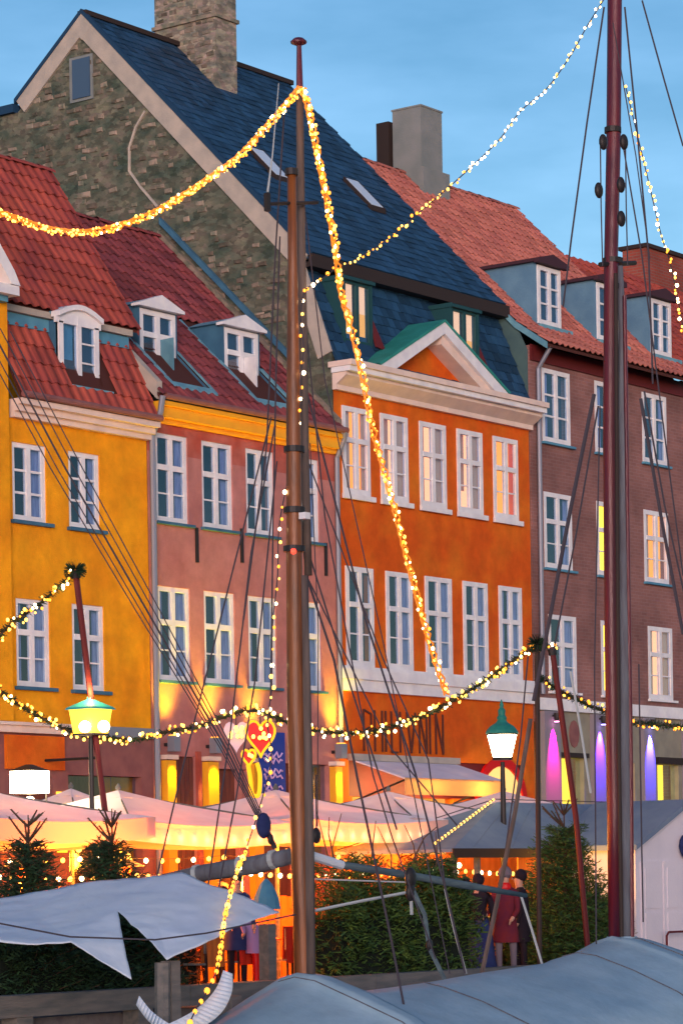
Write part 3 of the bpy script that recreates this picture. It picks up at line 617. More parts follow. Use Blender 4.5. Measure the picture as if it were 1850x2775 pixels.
for a, b in dorm:
    z0, z1 = 12.32, 13.52; W = MB(); f = .05; mid = (a + b) / 2
    W.box(a, a + f, dfy, dfy + .07, z0, z1); W.box(b - f, b, dfy, dfy + .07, z0, z1); W.box(a + f, b - f, dfy, dfy + .07, z0, z0 + f); W.box(a + f, b - f, dfy, dfy + .07, z1 - f, z1); W.box(mid - .045, mid + .045, dfy - .01, dfy + .06, z0 + f, z1 - f)
    wf = part(oh, 'dormer_window', W, M['darkteal'])
    for c0, c1 in ((a + f, mid - .045), (mid + .045, b - f)):
        part(wf, 'pane', MB().box(c0, c1, dfy + .03, dfy + .04, z0 + f, z1 - f), M['glass'])
        part(wf, 'room_lining', MB().box(c0, c1, dfy + .10, dfy + .11, z0 + .62, z1), M['lit_peach']); part(wf, 'room_lining', MB().box(c0, c1, dfy + .10, dfy + .11, z0, z0 + .62), M['lit_orange'])
    part(oh, 'dormer', MB().box(a - .05, a, dfy - .02, .95, z0 - .15, z1 + .1).box(b, b + .05, dfy - .02, .95, z0 - .15, z1 + .1).box(a - .08, b + .08, dfy - .08, .95, z1 + .002, z1 + .07), M['darkteal'])
    part(oh, 'dormer_cheek', MB().prism([(b + .055, .28, 13.2), (b + .055, .02, 12.3), (b + .30, -.02, 12.25)], (0, .04, 0)), M['darkred'])
for x, y in ((1.55, 2.55), (4.78, 2.5)):
    k = (UB[1] - UA[1]) / (UB[0] - UA[0]); z = UA[1] + (y - UA[0]) * k; L = .72
    s = part(oh, 'skylight', MB().prism([(x, y, z + .02), (x, y + L, z + L * k + .02), (x, y + L, z + L * k + .13), (x, y, z + .13)], (.55, 0, 0)), M['dark'])
    part(s, 'pane', MB().prism([(x + .05, y + .02, z + .15), (x + .05, y + L - .04, z + .13 + (L - .04) * k), (x + .05, y + L - .04, z + .14 + (L - .04) * k), (x + .05, y + .02, z + .16)], (.42, 0, 0)), mat('skylight_glass', (.55, .65, .75), .15))
# great stone gable towards the left
gx = -.0
gw = part(oh, 'gable_wall', MB().prism([(gx, .03, 0), (gx, .03, 11.95), (gx, .86, 13.8), (gx, 6.36, 19.62), (gx, 8.25, 18.1), (gx, 15, 18.1), (gx, 15, 0)], (.2, 0, 0)), M['stone'])
cpm = MB()
def cop(p, q, wd_, pr_, th): # coping strip on the gable edge
    d = (Vector((0, q[0], q[1])) - Vector((0, p[0], p[1]))).normalized(); nr = Vector((0, d.z, -d.y)); nr = nr if nr.z < 0 else -nr
    a, b = Vector((-pr_, *p)), Vector((-pr_, *q)); return [a, b, b + nr * wd_, a + nr * wd_]
cpm.prism(cop((.52, 13.98), (6.36, 19.87), .40, .05, 0), (.05 - .002, 0, 0)); cpm.prism(cop((6.36, 19.87), (8.25, 18.34), .36, .05, 0), (.048, 0, 0))
cpm.prism([(-.056, 6.36, 19.87), (-.056, 6.66, 19.6), (-.056, 6.36, 19.28), (-.056, 6.06, 19.55)], (.05, 0, 0)); cpm.prism(cop((0, 12.0), (.7, 13.98), .35, .05, 0), (.048, 0, 0)); part(oh, 'gable_coping', cpm, M['coping'])
part(oh, 'verge', MB().prism([(-.07, .5, 13.95), (-.07, 6.36, 19.83), (-.07, 6.36, 19.93), (-.07, .5, 14.06)], (.12, 0, 0)).prism([(-.07, 6.36, 19.83), (-.07, 8.3, 18.28), (-.07, 8.3, 18.38), (-.07, 6.36, 19.93)], (.12, 0, 0)), M['slate_deck'])
part(oh, 'rear_wing_roof', MB().box(-.1, 3, 8.3, 15, 18.1, 18.28), M['slate_deck'])
gwin = part(oh, 'gable_window', MB().box(-.03, -.002, 6.10, 6.74, 18.02, 18.96), M['chim2'])
part(gwin, 'shutter', MB().box(-.06, -.032, 6.16, 6.64, 18.08, 18.90), mat('blue_shutter', (.05, .10, .17), .7))
sm = MB()
sm.add([(0, 0, 0), (0, .9, .05), (0, 1, .9), (0, .08, 1), (-1, .12, .12), (-1, .85, .15), (-1, .86, .8), (-1, .15, .85)], [(4, 7, 6, 5), (0, 4, 5, 1), (1, 5, 6, 2), (2, 6, 7, 3), (3, 7, 4, 0)])
sme = sm.mesh('stone', M['stone_b'])
cnt = 0
while cnt < 285:
    y, z = rnd.uniform(.2, 9.2), rnd.uniform(11.5, 19.3)
    top = 14.0 + (y - .86) * 1.06 if y < 6.36 else (19.86 - (y - 6.36) * .8 if y < 8.25 else 18.1)
    top = min(top, 14.0 + (y - .86) * 1.06) - .62
    low = RZ(y) - .1 if y < 4.3 else 14.4
    if y < .86 or z > top or z < low: continue
    z = round(z / .13) * .13
    inst(gw, 'stone', sme, (.0, y, z), (rnd.uniform(-.1, .1), 0, 0), (rnd.uniform(.012, .035), rnd.uniform(.10, .30), rnd.uniform(.08, .13))); cnt += 1
ff = MB(); ff.prism([(-.012, 2.6, 16.6), (-.012, 3.9, 15.0), (-.012, 4.0, 15.08), (-.012, 2.7, 16.75)], (.011, 0, 0))
fp = [(-.02, 4.69, 17.51), (-.02, 4.95, 17.22), (-.02, 5.13, 16.83), (-.02, 5.14, 16.35), (-.02, 4.85, 15.98), (-.02, 4.4, 15.5)]
part(oh, 'old_roof_line', MB().tube(fp, .032, 5), M['coping'])
# chimney on the ridge
ck = part(oh, 'chimney', MB().box(3.0, 3.72, 5.25, 6.95, 17.9, 21.0), M['chim'])
part(ck, 'chimney_band', MB().box(2.95, 3.77, 5.20, 7.0, 20.25, 20.33), M['stone_b'])
part(ck, 'chimney_cap', MB().box(2.93, 3.79, 5.18, 7.02, 21.0, 21.15), M['chim'])
for i in range(150):
    if i % 3: inst(ck, 'stone', sme, (3.0, rnd.uniform(5.28, 6.7), round(rnd.uniform(18.8, 20.9) / .12) * .12), (rnd.uniform(-.08, .08), 0, 0), (rnd.uniform(.006, .02), rnd.uniform(.10, .26), rnd.uniform(.07, .11)))
# shop front of the orange house
aw = thing('shop_awning', 'cream canvas shop awning pulled out over the orange house window', 'awning', (2.1, -.1, 3.6))
part(aw, 'canopy', MB().prism([(.36, -.12, 4.0), (.36, -1.30, 3.62), (.36, -1.30, 3.59), (.36, -.12, 3.97)], (3.5, 0, 0)), M['canvas'])
part(aw, 'valance', MB().box(.36, 3.86, -1.315, -1.302, 3.29, 3.62), mat('lit_cream_valance', (.85, .60, .30), .9, trans=.5))
lamp(aw, (1.2, -.8, 3.42), 45, (1, .62, .22), .1); lamp(aw, (3.0, -.8, 3.42), 45, (1, .62, .22), .1)  # lamps without fixtures, added to light the valance from behind
part(aw, 'cassette', MB().box(.26, 3.94, -.16, -.01, 4.0, 4.13), M['coping'])
for x in (.40, 3.82): part(aw, 'awning_arm', MB().tube([(x, -.05, 3.2), (x, -1.28, 3.58)], .02), M['iron'])
part(oh, 'shop_window', MB().box(.4, 3.9, .1, .12, .5, 3.3), M['glass']); part(oh, 'shop_interior', MB().box(.3, 6.7, .8, .85, 0, 4.2), M['lit_orange'])
part(oh, 'shop_fascia', facade(.3, 6.6, 3.3, 4.05, [], y=.05), M['darkred'])
da = MB(); n = 14; ac, ar = 5.68, .80
for i in range(n):
    t0, t1 = math.pi * i / n, math.pi * (i + 1) / n
    da.prism([(ac + ar * math.cos(t0), -.03, 3.25 + ar * .95 * math.sin(t0)), (ac + (ar + .16) * math.cos(t0), -.03, 3.25 + (ar + .16) * math.sin(t0)), (ac + (ar + .16) * math.cos(t1), -.03, 3.25 + (ar + .16) * math.sin(t1)), (ac + ar * math.cos(t1), -.03, 3.25 + ar * .95 * math.sin(t1))], (0, .07, 0))
part(oh, 'door_arch', da, M['heart'])
part(oh, 'arched_door', MB().prism([(ac + ar * math.cos(math.pi * i / n), .02, 3.25 + ar * .95 * math.sin(math.pi * i / n)) for i in range(n + 1)] + [(ac - ar, .02, 0), (ac + ar, .02, 0)], (0, .04, 0)), mat('lit_cream_door', (.8, .5, .2), .8, emit=(1, .55, .15), estr=.35))
# tall condensed lettering on the orange wall
strokes = dict(P=[((0, 0), (0, 1)), ((0, 1), (.5, .9)), ((.5, .9), (.5, .6)), ((.5, .6), (0, .5))], H=[((0, 0), (0, 1)), ((.5, 0), (.5, 1)), ((0, .5), (.5, .5))], I=[((0, 0), (0, 1))], L=[((0, 0), (0, 1)), ((0, 0), (.4, 0))],
               V=[((0, 1), (.3, 0)), ((.3, 0), (.6, 1))], N=[((0, 0), (0, 1)), ((0, 1), (.5, 0)), ((.5, 0), (.5, 1))])
x = .78
sg = thing('shop_lettering', 'tall dark condensed letters on the orange wall above the awning', 'sign', (2.2, -.02, 4.6))
for ch, dxx in (('P', .42), ('H', .42), ('I', .22), ('L', .34), ('I', .26), ('V', .50), ('N', .42), ('I', .24), ('N', .4)):
    mb = MB()
    for (a, b), (c, d) in strokes[ch]:
        mb.tube([(x + a * .5, -.03, 4.20 + b * .82), (x + c * .5, -.03, 4.20 + d * .82)], .023, 4)
    part(sg, 'letter', mb, M['letter']); x += dxx * .88

# ================================================================== BRICK HOUSE
bh = thing('brick_house', 'mauve brick house with salmon tiled roof and blue dormers at the right', 'house', (10, 0, 0))
bx = [(7.50, 8.62), (9.65, 10.70), (11.68, 12.76)]
hb = [(a, b, 11.08, 12.68) for a, b in bx] + [(a, b, 8.35, 10.0) for a, b in bx] + [(a + .1, b + .1, 5.68, 7.35) for a, b in bx]
part(bh, 'wall', facade(7.02, 13.6, 5.53, 13.1, hb), M['brick'])
part(bh, 'frieze', MB().box(7.04, 13.6, -.05, -.004, 12.78, 13.12), M['darkred'])
rooms = ['room_dark'] * 3 + ['room_dark', 'lit_yellow', 'lit_orange', 'room_dark', 'lit_yellow', 'lit_peach']
for i, h in enumerate(hb): window(bh, *h, kind='three' if i < 3 else 'cross', room=rooms[i], curt='curtain' if rooms[i] == 'room_dark' else 'curtain_w', seed=50 + i, sill='bluepaint' if i < 6 else 'white', border=.10, inset=-.01)
part(bh, 'string_course', MB().box(7.04, 13.6, -.10, 0, 5.26, 5.52), M['white'])
for x in (7.35,): part(bh, 'drainpipe', MB().tube([(7.2, -.45, 13.05), (7.2, -.12, 12.6), (7.2, -.1, 5.6)], .05, 8), M['pipe'])
part(bh, 'ground_floor_wall', facade(7.02, 13.6, 0, 5.26, [(7.95, 8.95, .5, 4.25), (10.0, 11.1, 0, 4.2), (12.1, 13.05, .5, 4.2)], y=-.006), M['greyplaster'])
part(bh, 'shop_window', MB().box(7.95, 8.95, .1, .12, .5, 4.25), M['glass']); part(bh, 'shop_window', MB().box(12.1, 13.05, .1, .12, .5, 4.2), M['glass'])
part(bh, 'shop_interior', MB().box(7.9, 9.2, .5, .55, 0, 4.4), M['lit_yellow']); part(bh, 'shop_interior', MB().box(10, 11.1, .5, .55, 0, 4.4), M['lit_orange']); part(bh, 'shop_interior', MB().box(12.0, 13.2, .5, .55, 0, 4.4), M['lit_yellow'])
part(bh, 'door_canopy', MB().box(7.85, 9.0, -.12, -.01, 4.26, 4.36).box(12.0, 13.15, -.12, -.01, 4.21, 4.36), M['dark'])
part(bh, 'wall_emblem', MB().prism([(8.55 + .2 * math.cos(a * math.pi / 6), -.03, 4.78 + .3 * math.sin(a * math.pi / 6)) for a in range(12)], (0, .02, 0)), M['brownpink'])
for a, b in ((7.22, 7.86), (9.22, 9.68), (11.36, 11.84), (13.2, 13.6)):
    part(bh, 'pilaster', MB().box(a, b, -.12, -.008, 0, 5.24), mat('pale_column', (.22, .20, .24), .6) if 'pale_column' not in bpy.data.materials else bpy.data.materials['pale_column'])
part(bh, 'house_body', MB().box(7.02, 13.6, .95, 8.5, 0, 13.0).quad((7.02, 0, 5), (7.02, .95, 5), (7.02, .95, 13.1), (7.02, 0, 13.1)), M['brick'])
BK = .985; BZ = lambda y: 13.32 + BK * (y + .0)
bdm = [(8.00, 8.92), (10.45, 11.37), (12.80, 13.70)]; bfy = .40
br_ = part(bh, 'roof', slope_deck(7.0, 13.66, (.30, BZ(.30)), (4.6, BZ(4.6)), [(a, b, bfy, 1.9) for a, b in bdm if b < 13.6]), M['deck'])
part(bh, 'rear_roof', MB().quad((7.0, 4.6, BZ(4.6) - .02), (13.66, 4.6, BZ(4.6) - .02), (13.66, 8.6, 13.4), (7, 8.6, 13.4)), M['deck'])
be = part(bh, 'eaves_roof', slope_deck(7.0, 13.66, (-.50, 13.06), (.30, BZ(.30))), M['deck'])
sk = [(a - .05, b + .05, bfy - .05, 1.72) for a, b in bdm]
tiles(br_, 'roof_tile', 'pan', M['tile_b'], 7.0, 13.66, (.30, BZ(.30)), (4.6, BZ(4.6)), .22, .30, skip=sk, budget=200)
tiles(be, 'roof_tile', 'pan', M['tile_b'], 7.0, 13.66, (-.52, 13.06), (.30, BZ(.30)), .22, .30, budget=95)
ridge_tiles(br_, M['tile_b'], 7.0, 13.66, 4.62, BZ(4.6), 16)
part(bh, 'verge_board', MB().prism([(6.99, -.5, 12.96), (6.99, .3, BZ(.3) - .12), (6.99, 4.6, BZ(4.6) - .12), (6.99, 4.6, BZ(4.6) + .03), (6.99, .3, BZ(.3) + .03), (6.99, -.5, 13.10)], (-.05, 0, 0)), M['leadlight'])
part(bh, 'gable_wall', MB().prism([(7.0, .03, 0), (7.0, .03, 13.0), (7.0, .3, BZ(.3) - .05), (7.0, 4.6, BZ(4.6) - .05), (7.0, 8.6, 13.3), (7.0, 8.6, 0)], (.02, 0, 0)), mat('teal_render', (.05, .10, .11), .9, (.07, .13, .13), 2))
part(bh, 'gable_wall', MB().prism([(13.57, .03, 0), (13.57, .03, 13.0), (13.57, 4.6, BZ(4.6) - .05), (13.57, 8.6, 13.3), (13.57, 8.6, 0)], (.02, 0, 0)), M['brick'])
for a, b in bdm:
    z0, z1 = 13.76, 15.04
    part(bh, 'dormer', MB().box(a - .04, a, bfy + .005, 1.75, z0 - .1, z1 + .05).box(b, b + .04, bfy + .005, 1.75, z0 - .1, z1 + .05).box(a, b, bfy + .08, bfy + .12, 13.6, z0), M['cheek'])
    P = MB(); P.box(a - .16, b + .14, bfy - .02, 2.0, z1 + .05, z1 + .12); P.prism([(a - .16, bfy - .16, z1 + .02), (b + .16, bfy - .16, z1 + .02), (b + .16, bfy - .16, z1 + .12), ((a + b) / 2, bfy - .16, z1 + .27), (a - .16, bfy - .16, z1 + .12)], (0, .13, 0))
    part(bh, 'dormer_roof', P, mat('dark_dormer_roof', (.05, .02, .03), .7) if 'dark_dormer_roof' not in bpy.data.materials else bpy.data.materials['dark_dormer_roof'])
    W = MB(); f = .10; yf = bfy - .03; mid = (a + b) / 2
    W.box(a, a + f, yf, yf + .08, z0, z1); W.box(b - f, b, yf, yf + .08, z0, z1); W.box(a + f, b - f, yf, yf + .08, z0, z0 + f); W.box(a + f, b - f, yf, yf + .08, z1 - f, z1); W.box(mid - .05, mid + .05, yf - .01, yf + .07, z0 + f, z1 - f)
    hh = (z1 - z0 - 2 * f) / 3
    for k in (1, 2):
        W.box(a + f, mid - .05, yf + .01, yf + .05, z0 + f + k * hh - .02, z0 + f + k * hh + .02); W.box(mid + .05, b - f, yf + .01, yf + .05, z0 + f + k * hh - .02, z0 + f + k * hh + .02)
    wf = part(bh, 'dormer_window', W, M['white'])
    for c0, c1 in ((a + f, mid - .05), (mid + .05, b - f)):
        for k in range(3): part(wf, 'pane', MB().box(c0, c1, yf + .03, yf + .04, z0 + f + k * hh + .02, z0 + f + (k + 1) * hh - .02), M['glass'])
    part(wf, 'room_lining', MB().box(a, b, yf + .12, yf + .13, z0 - .1, z1), M['room_dark'])
    part(bh, 'lead_flashing', MB().box(a - .06, b + .3, bfy - .14, bfy - .03, z0 - .12, z0 - .03), M['leadlight'])
c2 = part(bh, 'chimney', MB().box(9.0, 9.84, 4.12, 4.92, 16.6, 19.36), M['chim2'])
part(c2, 'chimney_base', MB().box(8.93, 9.98, 4.02, 5.0, 16.4, 17.95), M['chim2'])
part(c2, 'flue', MB().box(8.95, 9.75, 5.0, 5.35, 17, 19.15), M['dark'])
part(c2, 'chimney_cap', MB().box(8.98, 9.86, 4.10, 4.94, 19.36, 19.40), M['chim2'])

# ================================================================== HOUSE BEYOND
fh = thing('red_roofed_house', 'red roofed house with brick chimney beyond the mauve brick house', 'house', (18, 0, 0))
part(fh, 'wall', MB().box(13.66, 24, .1, 8, 0, 13.2), M['redbrick'])
fr_ = part(fh, 'roof', slope_deck(13.68, 24, (-.2, 13.2), (4.4, 17.0)), M['deck'])
tiles(fr_, 'roof_tile', 'pan', M['tile_y'], 13.68, 24, (-.2, 13.2), (4.4, 17.0), .30, .36, budget=120)
part(fh, 'rear_roof', MB().quad((13.68, 4.4, 17), (24, 4.4, 17), (24, 9, 13.2), (13.68, 9, 13.2)), M['deck'])
fc = part(fh, 'chimney', MB().box(19.05, 21.2, 4.2, 4.9, 16.4, 17.8), M['redbrick']); part(fc, 'chimney_cap', MB().box(18.98, 21.27, 4.12, 4.98, 17.8, 17.9), M['dark'])

# ================================================================== STREET LANTERNS
def lantern(px, d, zt, style, label):
    p = atD(px, 2000, d); x, y = p.x, p.y
    t = thing('street_lantern', label, 'street lamp', (x, y, 0), 'lanterns along the quay')
    if style == 'copper':
        part(t, 'post', MB().lathe((x, y, 0), [(.11, 0), (.11, .5), (.06, .6), (.045, 2.9), (.035, zt - .08)], 10), M['iron'])
        part(t, 'lantern_glass', MB().lathe((x, y, zt), [(.155, 0), (.245, .36)], 8), M['lampglass'])
        part(t, 'lantern_frame', MB().lathe((x, y, zt), [(.17, -.05), (.17, -.005)], 8).lathe((x, y, zt + .365), [(.26, 0), (.26, .02)], 8), M['iron'])
        part(t, 'lantern_roof', MB().lathe((x, y, zt + .387), [(.28, 0), (.26, .05), (.20, .12), (.10, .18), (.075, .22), (.085, .26), (.06, .30), (.065, .38), (.03, .43), (.035, .47), (.008, .56)], 12), M['copper'])
        lamp(t, (x, y - .0, zt + .17), 60, (1, .72, .38), .2)
    elif style == 'yellow':
        part(t, 'post', MB().lathe((x, y, 0), [(.09, 0), (.07, .5), (.04, .6), (.035, zt - .04)], 8), M['iron'])
        part(t, 'lantern_glass', MB().lathe((x, y, zt), [(.25, 0), (.31, .34)], 4), M['lampyellow'])
        for k in (-.09, .09): part(t, 'bulb', MB().ball((x + k * .9 - .2, y - k * 1.2 - .25, zt + .08), .085, 8, 6), M['lampglass'])
        part(t, 'lantern_frame', MB().lathe((x, y, zt), [(.26, -.03), (.26, -.003)], 4), M['iron'])
        part(t, 'lantern_roof', MB().lathe((x, y, zt + .343), [(.37, 0), (.34, .03), (.05, .15), (.03, .22)], 4), mat('turquoise_copper', (.02, .24, .30), .5))
        lamp(t, (x - .1, y - .1, zt + .6), 15, (1, .62, .2), .1)
    else:
        part(t, 'post', MB().lathe((x, y, 0), [(.07, 0), (.05, .5), (.03, .6), (.028, zt - .35)], 8), M['iron'])
        for s in (-1, 1):
            part(t, 'bracket', MB().tube([(x, y, 2.45), (x + s * .10, y - s * .13, 2.52), (x + s * .15, y - s * .2, 2.7), (x + s * .15, y - s * .2, zt - .02)], .014), M['iron'])
        part(t, 'lantern_glass', MB().box(x - .22, x + .22, y - .2, y + .2, zt, zt + .33), M['lampglass'])
        part(t, 'lantern_roof', MB().lathe((x, y, zt + .333), [(.33, 0), (.05, .1)], 4), M['iron'])
        part(t, 'bulb', MB().ball((x, y, zt - .14), .09, 8, 6), M['lampglass'])
        lamp(t, (x - .3, y - .3, zt + .1), 45, (1, .68, .35), .15)
lantern(1360, 48, 3.62, 'copper', 'glowing lantern with green copper cap in front of the orange house')
lantern(246, 42, 3.80, 'yellow', 'yellow glass lantern with turquoise roof in front of the yellow house')
lantern(78, 44, 3.02, 'box', 'blazing white box lantern on the far left above the parasols')

# ================================================================== WALL UPLIGHTS (pink house pilasters, columns of the brick house)
for i, x in enumerate((-5.26, -4.07, -2.75, -.23)):
    t = thing('wall_lamp', 'small grey wall lantern shining up and down ' + ['beside the left drainpipe of the pink house', 'by the brown shutter of the pink house', 'beside the blue sign on the pink house', 'at the corner of pink and orange houses'][i], 'wall lamp', (x, -.2, 4.1), 'wall lamps on the pink house')
    part(t, 'housing', MB().box(x - .09, x + .09, -.30, -.14, 4.02, 4.30), M['pipe']); part(t, 'bracket', MB().box(x - .03, x + .03, -.14, -.005, 4.12, 4.18), M['iron'])
    part(t, 'lens', MB().box(x - .07, x + .07, -.28, -.16, 4.302, 4.32), M['bulb_o'])
    lamp(t, (x, -.26, 4.36), 210, (1, .66, .02), .16, 'SPOT', (0, .12, 1), 74, 1)
    lamp(t, (x, -.36, 3.98), 60, (1, .60, .03), .04, 'SPOT', (0, .06, -1), 80, .8)
for i, (x, c) in enumerate(((7.54, (1, 0, .36)), (9.45, (.12, .02, 1)), (11.60, (.08, .05, 1)), (13.4, (1, 0, .36)))):
    t = thing('spotlight', ['magenta spotlight on the leftmost column of the brick house', 'violet blue spotlight left of the dark red mast on the brick house', 'blue spotlight right of the dark red mast on the brick house', 'magenta spotlight at the right edge of the brick house'][i], 'spotlight', (x, -.3, 5.1), 'coloured spotlights of the brick house')
    part(t, 'housing', MB().lathe((x, -.22, 5.02), [(.04, 0), (.06, .08), (.06, .18)], 8), M['iron'])
    part(t, 'lens', MB().lathe((x, -.22, 5.003), [(.05, 0), (.05, .01)], 8), emat('spot_lens', tuple(min(1, q + .3) for q in c), 6))
    part(t, 'bracket', MB().box(x - .02, x + .02, -.165, -.122, 5.12, 5.16), M['iron'])
    lamp(t, (x, -.22, 4.99), 850 if c[0] > .5 else 1250, c, .03, 'SPOT', (0, .22, -1), 40, .8)

BM = {}
def bulb_mesh(k, r):
    if (k, r) not in BM: BM[(k, r)] = MB().ball((0, 0, 0), r, 6, 4, sc_=(1, 1, 1.15)).mesh('bulb', M[k], smooth=True)
    return BM[(k, r)]
# ================================================================== PARASOLS
def parasol(xc, yc, za, half, label, ang=0.0):
    t = thing('market_parasol', label, 'parasol', (xc, yc, 0), 'white parasols along the quay')
    zc = za - .52; n = 6; V = MB()
    c, s_ = math.cos(ang), math.sin(ang)
    def P(u, v, z): return (xc + u * c - v * s_, yc + u * s_ + v * c, z)
    cor = [(-half, -half), (half, -half), (half, half), (-half, half)]
    for k in range(4):
        (u0, v0), (u1, v1) = cor[k], cor[(k + 1) % 4]
        for i in range(n):
            for j in range(n):
                def q(i_, j_):
                    a = i_ / n; b = j_ / n; u = (u0 + (u1 - u0) * b) * a; v = (v0 + (v1 - v0) * b) * a
                    sag = -.09 * math.sin(math.pi * b) * a - .07 * math.sin(math.pi * a)
                    return P(u, v, za - (za - zc) * a + sag)
                if i == 0:
                    if j == 0: V.quad(q(0, 0), q(1, 0), q(1, n / 2), q(1, n))
                else: V.quad(q(i, j), q(i + 1, j), q(i + 1, j + 1), q(i, j + 1))
    part(t, 'canopy', V, M['canvas'], smooth=True)
    W = MB()
    for k in range(4):
        (u0, v0), (u1, v1) = cor[k], cor[(k + 1) % 4]
        for j in range(8):
            a, b = j / 8, (j + 1) / 8
            za_ = zc - .09 * math.sin(math.pi * a) - .003; zb_ = zc - .09 * math.sin(math.pi * b) - .003
            p0 = (u0 + (u1 - u0) * a, v0 + (v1 - v0) * a); p1 = (u0 + (u1 - u0) * b, v0 + (v1 - v0) * b)
            W.quad(P(*p0, za_ - .30), P(*p1, zb_ - .30), P(*p1, zb_), P(*p0, za_))
    part(t, 'valance', W, mat('pinkish_valance', (.70, .56, .56), .85, trans=.5) if 'pinkish_valance' not in bpy.data.materials else bpy.data.materials['pinkish_valance'])
    part(t, 'pole', MB().tube([(xc, yc, 0), (xc, yc, za - .02)], .035, 8), M['timber'])
    part(t, 'finial', MB().lathe((xc, yc, za), [(.04, 0), (.05, .04), (.01, .1)], 8), M['timber'])
    for k in range(4):
        part(t, 'rib', MB().tube([(xc, yc, za - .06), P(cor[k][0] * .97, cor[k][1] * .97, zc - .03)], .014, 5), M['timber'])
    hd = part(t, 'hanging_lamp', MB().ball(P(-.5, -.6, zc - .5), .05, 8, 6), M['bulb'])
    lamp(t, P(0, -.3, zc - .55), 95, (1, .34, .02), .2)
    if xc > -15 and half > 1.5:
        f_ = thing('festoon_lights', 'bulbs behind the front edge of the ' + label, 'fairy lights', (xc, yc, zc), 'bulb rows under the parasols'); yv = yc - half + .07
        part(f_, 'cable', MB().tube([(xc - half + .05, yv, zc - .2), (xc + half - .05, yv, zc - .2)], .006, 4), M['rope'])
        for k in range(13): inst(f_, 'bulb', bulb_mesh('bulb_w', .04), (xc - half + .15 + k * (2 * half - .3) / 12, yv, zc - .22 - .07 * math.sin(k * math.pi / 12)))
    return t
for i, (x, z) in enumerate(((-15.75, 3.1), (-12.1, 3.06), (-8.4, 3.12), (-5.1, 3.15), (-1.75, 3.2))):
    parasol(x, -5.0 + .14 * (i % 2), z, 2.0, ['white parasol cut off by the left edge of the photo', 'white parasol in front of the yellow house', 'white parasol under the red heart', 'white parasol right of the brown mast', 'white parasol beside the grey stall roof'][i])
parasol(-9.9, -1.9, 3.22, 1.3, 'small white parasol behind the one in front of the yellow house')

# ------------------------------------------------------------------ fairy lights
def catmull(pts, n):
    o = []
    for i in range(len(pts) - 1):
        p0 = pts[max(i - 1, 0)]; p1 = pts[i]; p2 = pts[i + 1]; p3 = pts[min(i + 2, len(pts) - 1)]
        for k in range(n):
            t = k / n; o.append(.5 * ((2 * p1) + (p2 - p0) * t + (2 * p0 - 5 * p1 + 4 * p2 - p3) * t * t + (3 * p1 - p0 - 3 * p2 + p3) * t ** 3))
    return o + [pts[-1]]
def along(path, step):
    L = [0]
    for a, b in zip(path, path[1:]): L.append(L[-1] + (b - a).length)
    s, i, o = 0, 0, []
    while s <= L[-1]:
        while i < len(path) - 2 and L[i + 1] < s: i += 1
        o.append(path[i].lerp(path[i + 1], (s - L[i]) / max(1e-6, L[i + 1] - L[i]))); s += step(s / L[-1]) if callable(step) else step
    return o
def fairy(label, pts, step, jit, kinds, r=.024, cable='rope', name='fairy_lights', n=8, twist=0, group='fairy lights hung from the masts', cr=.008, kinds2=None):
    pts = [atD(*p) for p in pts]; path = catmull(pts, n); o = path[0]
    t = thing(name, label, 'fairy lights', tuple(o), group)
    if twist:
        for k in range(3):
            q = []
            for i, p in enumerate(path):
                a = i * 1.1 + k * 2.1; q.append(p + (RT * math.cos(a) + UP * math.sin(a)) * jit * .8)
            part(t, 'cable', MB().tube(q, cr * 1.6, 4), M['halo_amber'])  # cables glow amber to draw the halo between the bulbs
    else: part(t, 'cable', MB().tube(path, cr, 4), M[cable])
    bl = along(path, step); rest = MB()
    for i, p in enumerate(bl):
        a, q = rnd.uniform(0, 6.3), jit * math.sqrt(rnd.random())
        c = p + (RT * math.cos(a) + UP * math.sin(a)) * q + DIR * rnd.uniform(-jit, jit)
        k = rnd.choice(kinds2 if (kinds2 and i > .55 * len(bl)) else kinds); rr = r * rnd.choice((.75, 1, 1, 1.3))
        if i < 296: inst(t, 'bulb', bulb_mesh(k, round(rr, 4)), c)
        else: rest.ball(c, rr, 5, 4)
    if rest.v: part(t, 'bulbs_beyond', rest, M[kinds[0]], kind='stuff')
    return t
K1 = ['bulb'] * 5 + ['bulb_o'] * 4 + ['bulb_w']  # orange ones mixed in to give the bulbs their halo colour
fairy('thick rope of yellow fairy lights sagging from the brown mast top to the left edge', [(812, 238, 36), (770, 290, 36), (710, 358, 35.8), (640, 430, 35.6), (560, 488, 35.4), (480, 540, 35.2), (400, 585, 35), (300, 618, 34.8), (220, 630, 34.6), (130, 620, 34.5), (50, 595, 34.3), (-30, 565, 34.2)], .0125, .047, K1, .0145, twist=1)
fairy('dense fairy lights running from the brown mast top down across the orange house', [(822, 240, 36), (838, 300, 36), (862, 420, 36), (890, 560, 36.1), (912, 690, 36.2), (925, 790, 36.3), (955, 900, 36.5), (985, 1030, 36.7), (1010, 1160, 36.9), (1040, 1270, 37.1), (1075, 1400, 37.3), (1105, 1520, 37.6), (1140, 1650, 38), (1170, 1760, 38.4), (1210, 1880, 38.8)], lambda s: .017 + .024 * s, .048, K1 + ['bulb_w'], .0175, twist=1)
fairy('sparse fairy lights climbing from the brown mast to the top of the red mast', [(1640, -10, 41.5), (1590, 70, 41.3), (1545, 150, 41), (1480, 240, 40.6), (1410, 300, 40.2), (1350, 380, 39.8), (1265, 462, 39.2), (1200, 520, 38.8), (1130, 580, 38.3), (1060, 640, 37.8), (985, 690, 37.3), (930, 720, 36.9)], .085, .035, ['bulb_w', 'bulb_w', 'bulb'], .0165, kinds2=['bulb', 'bulb', 'bulb_o'])
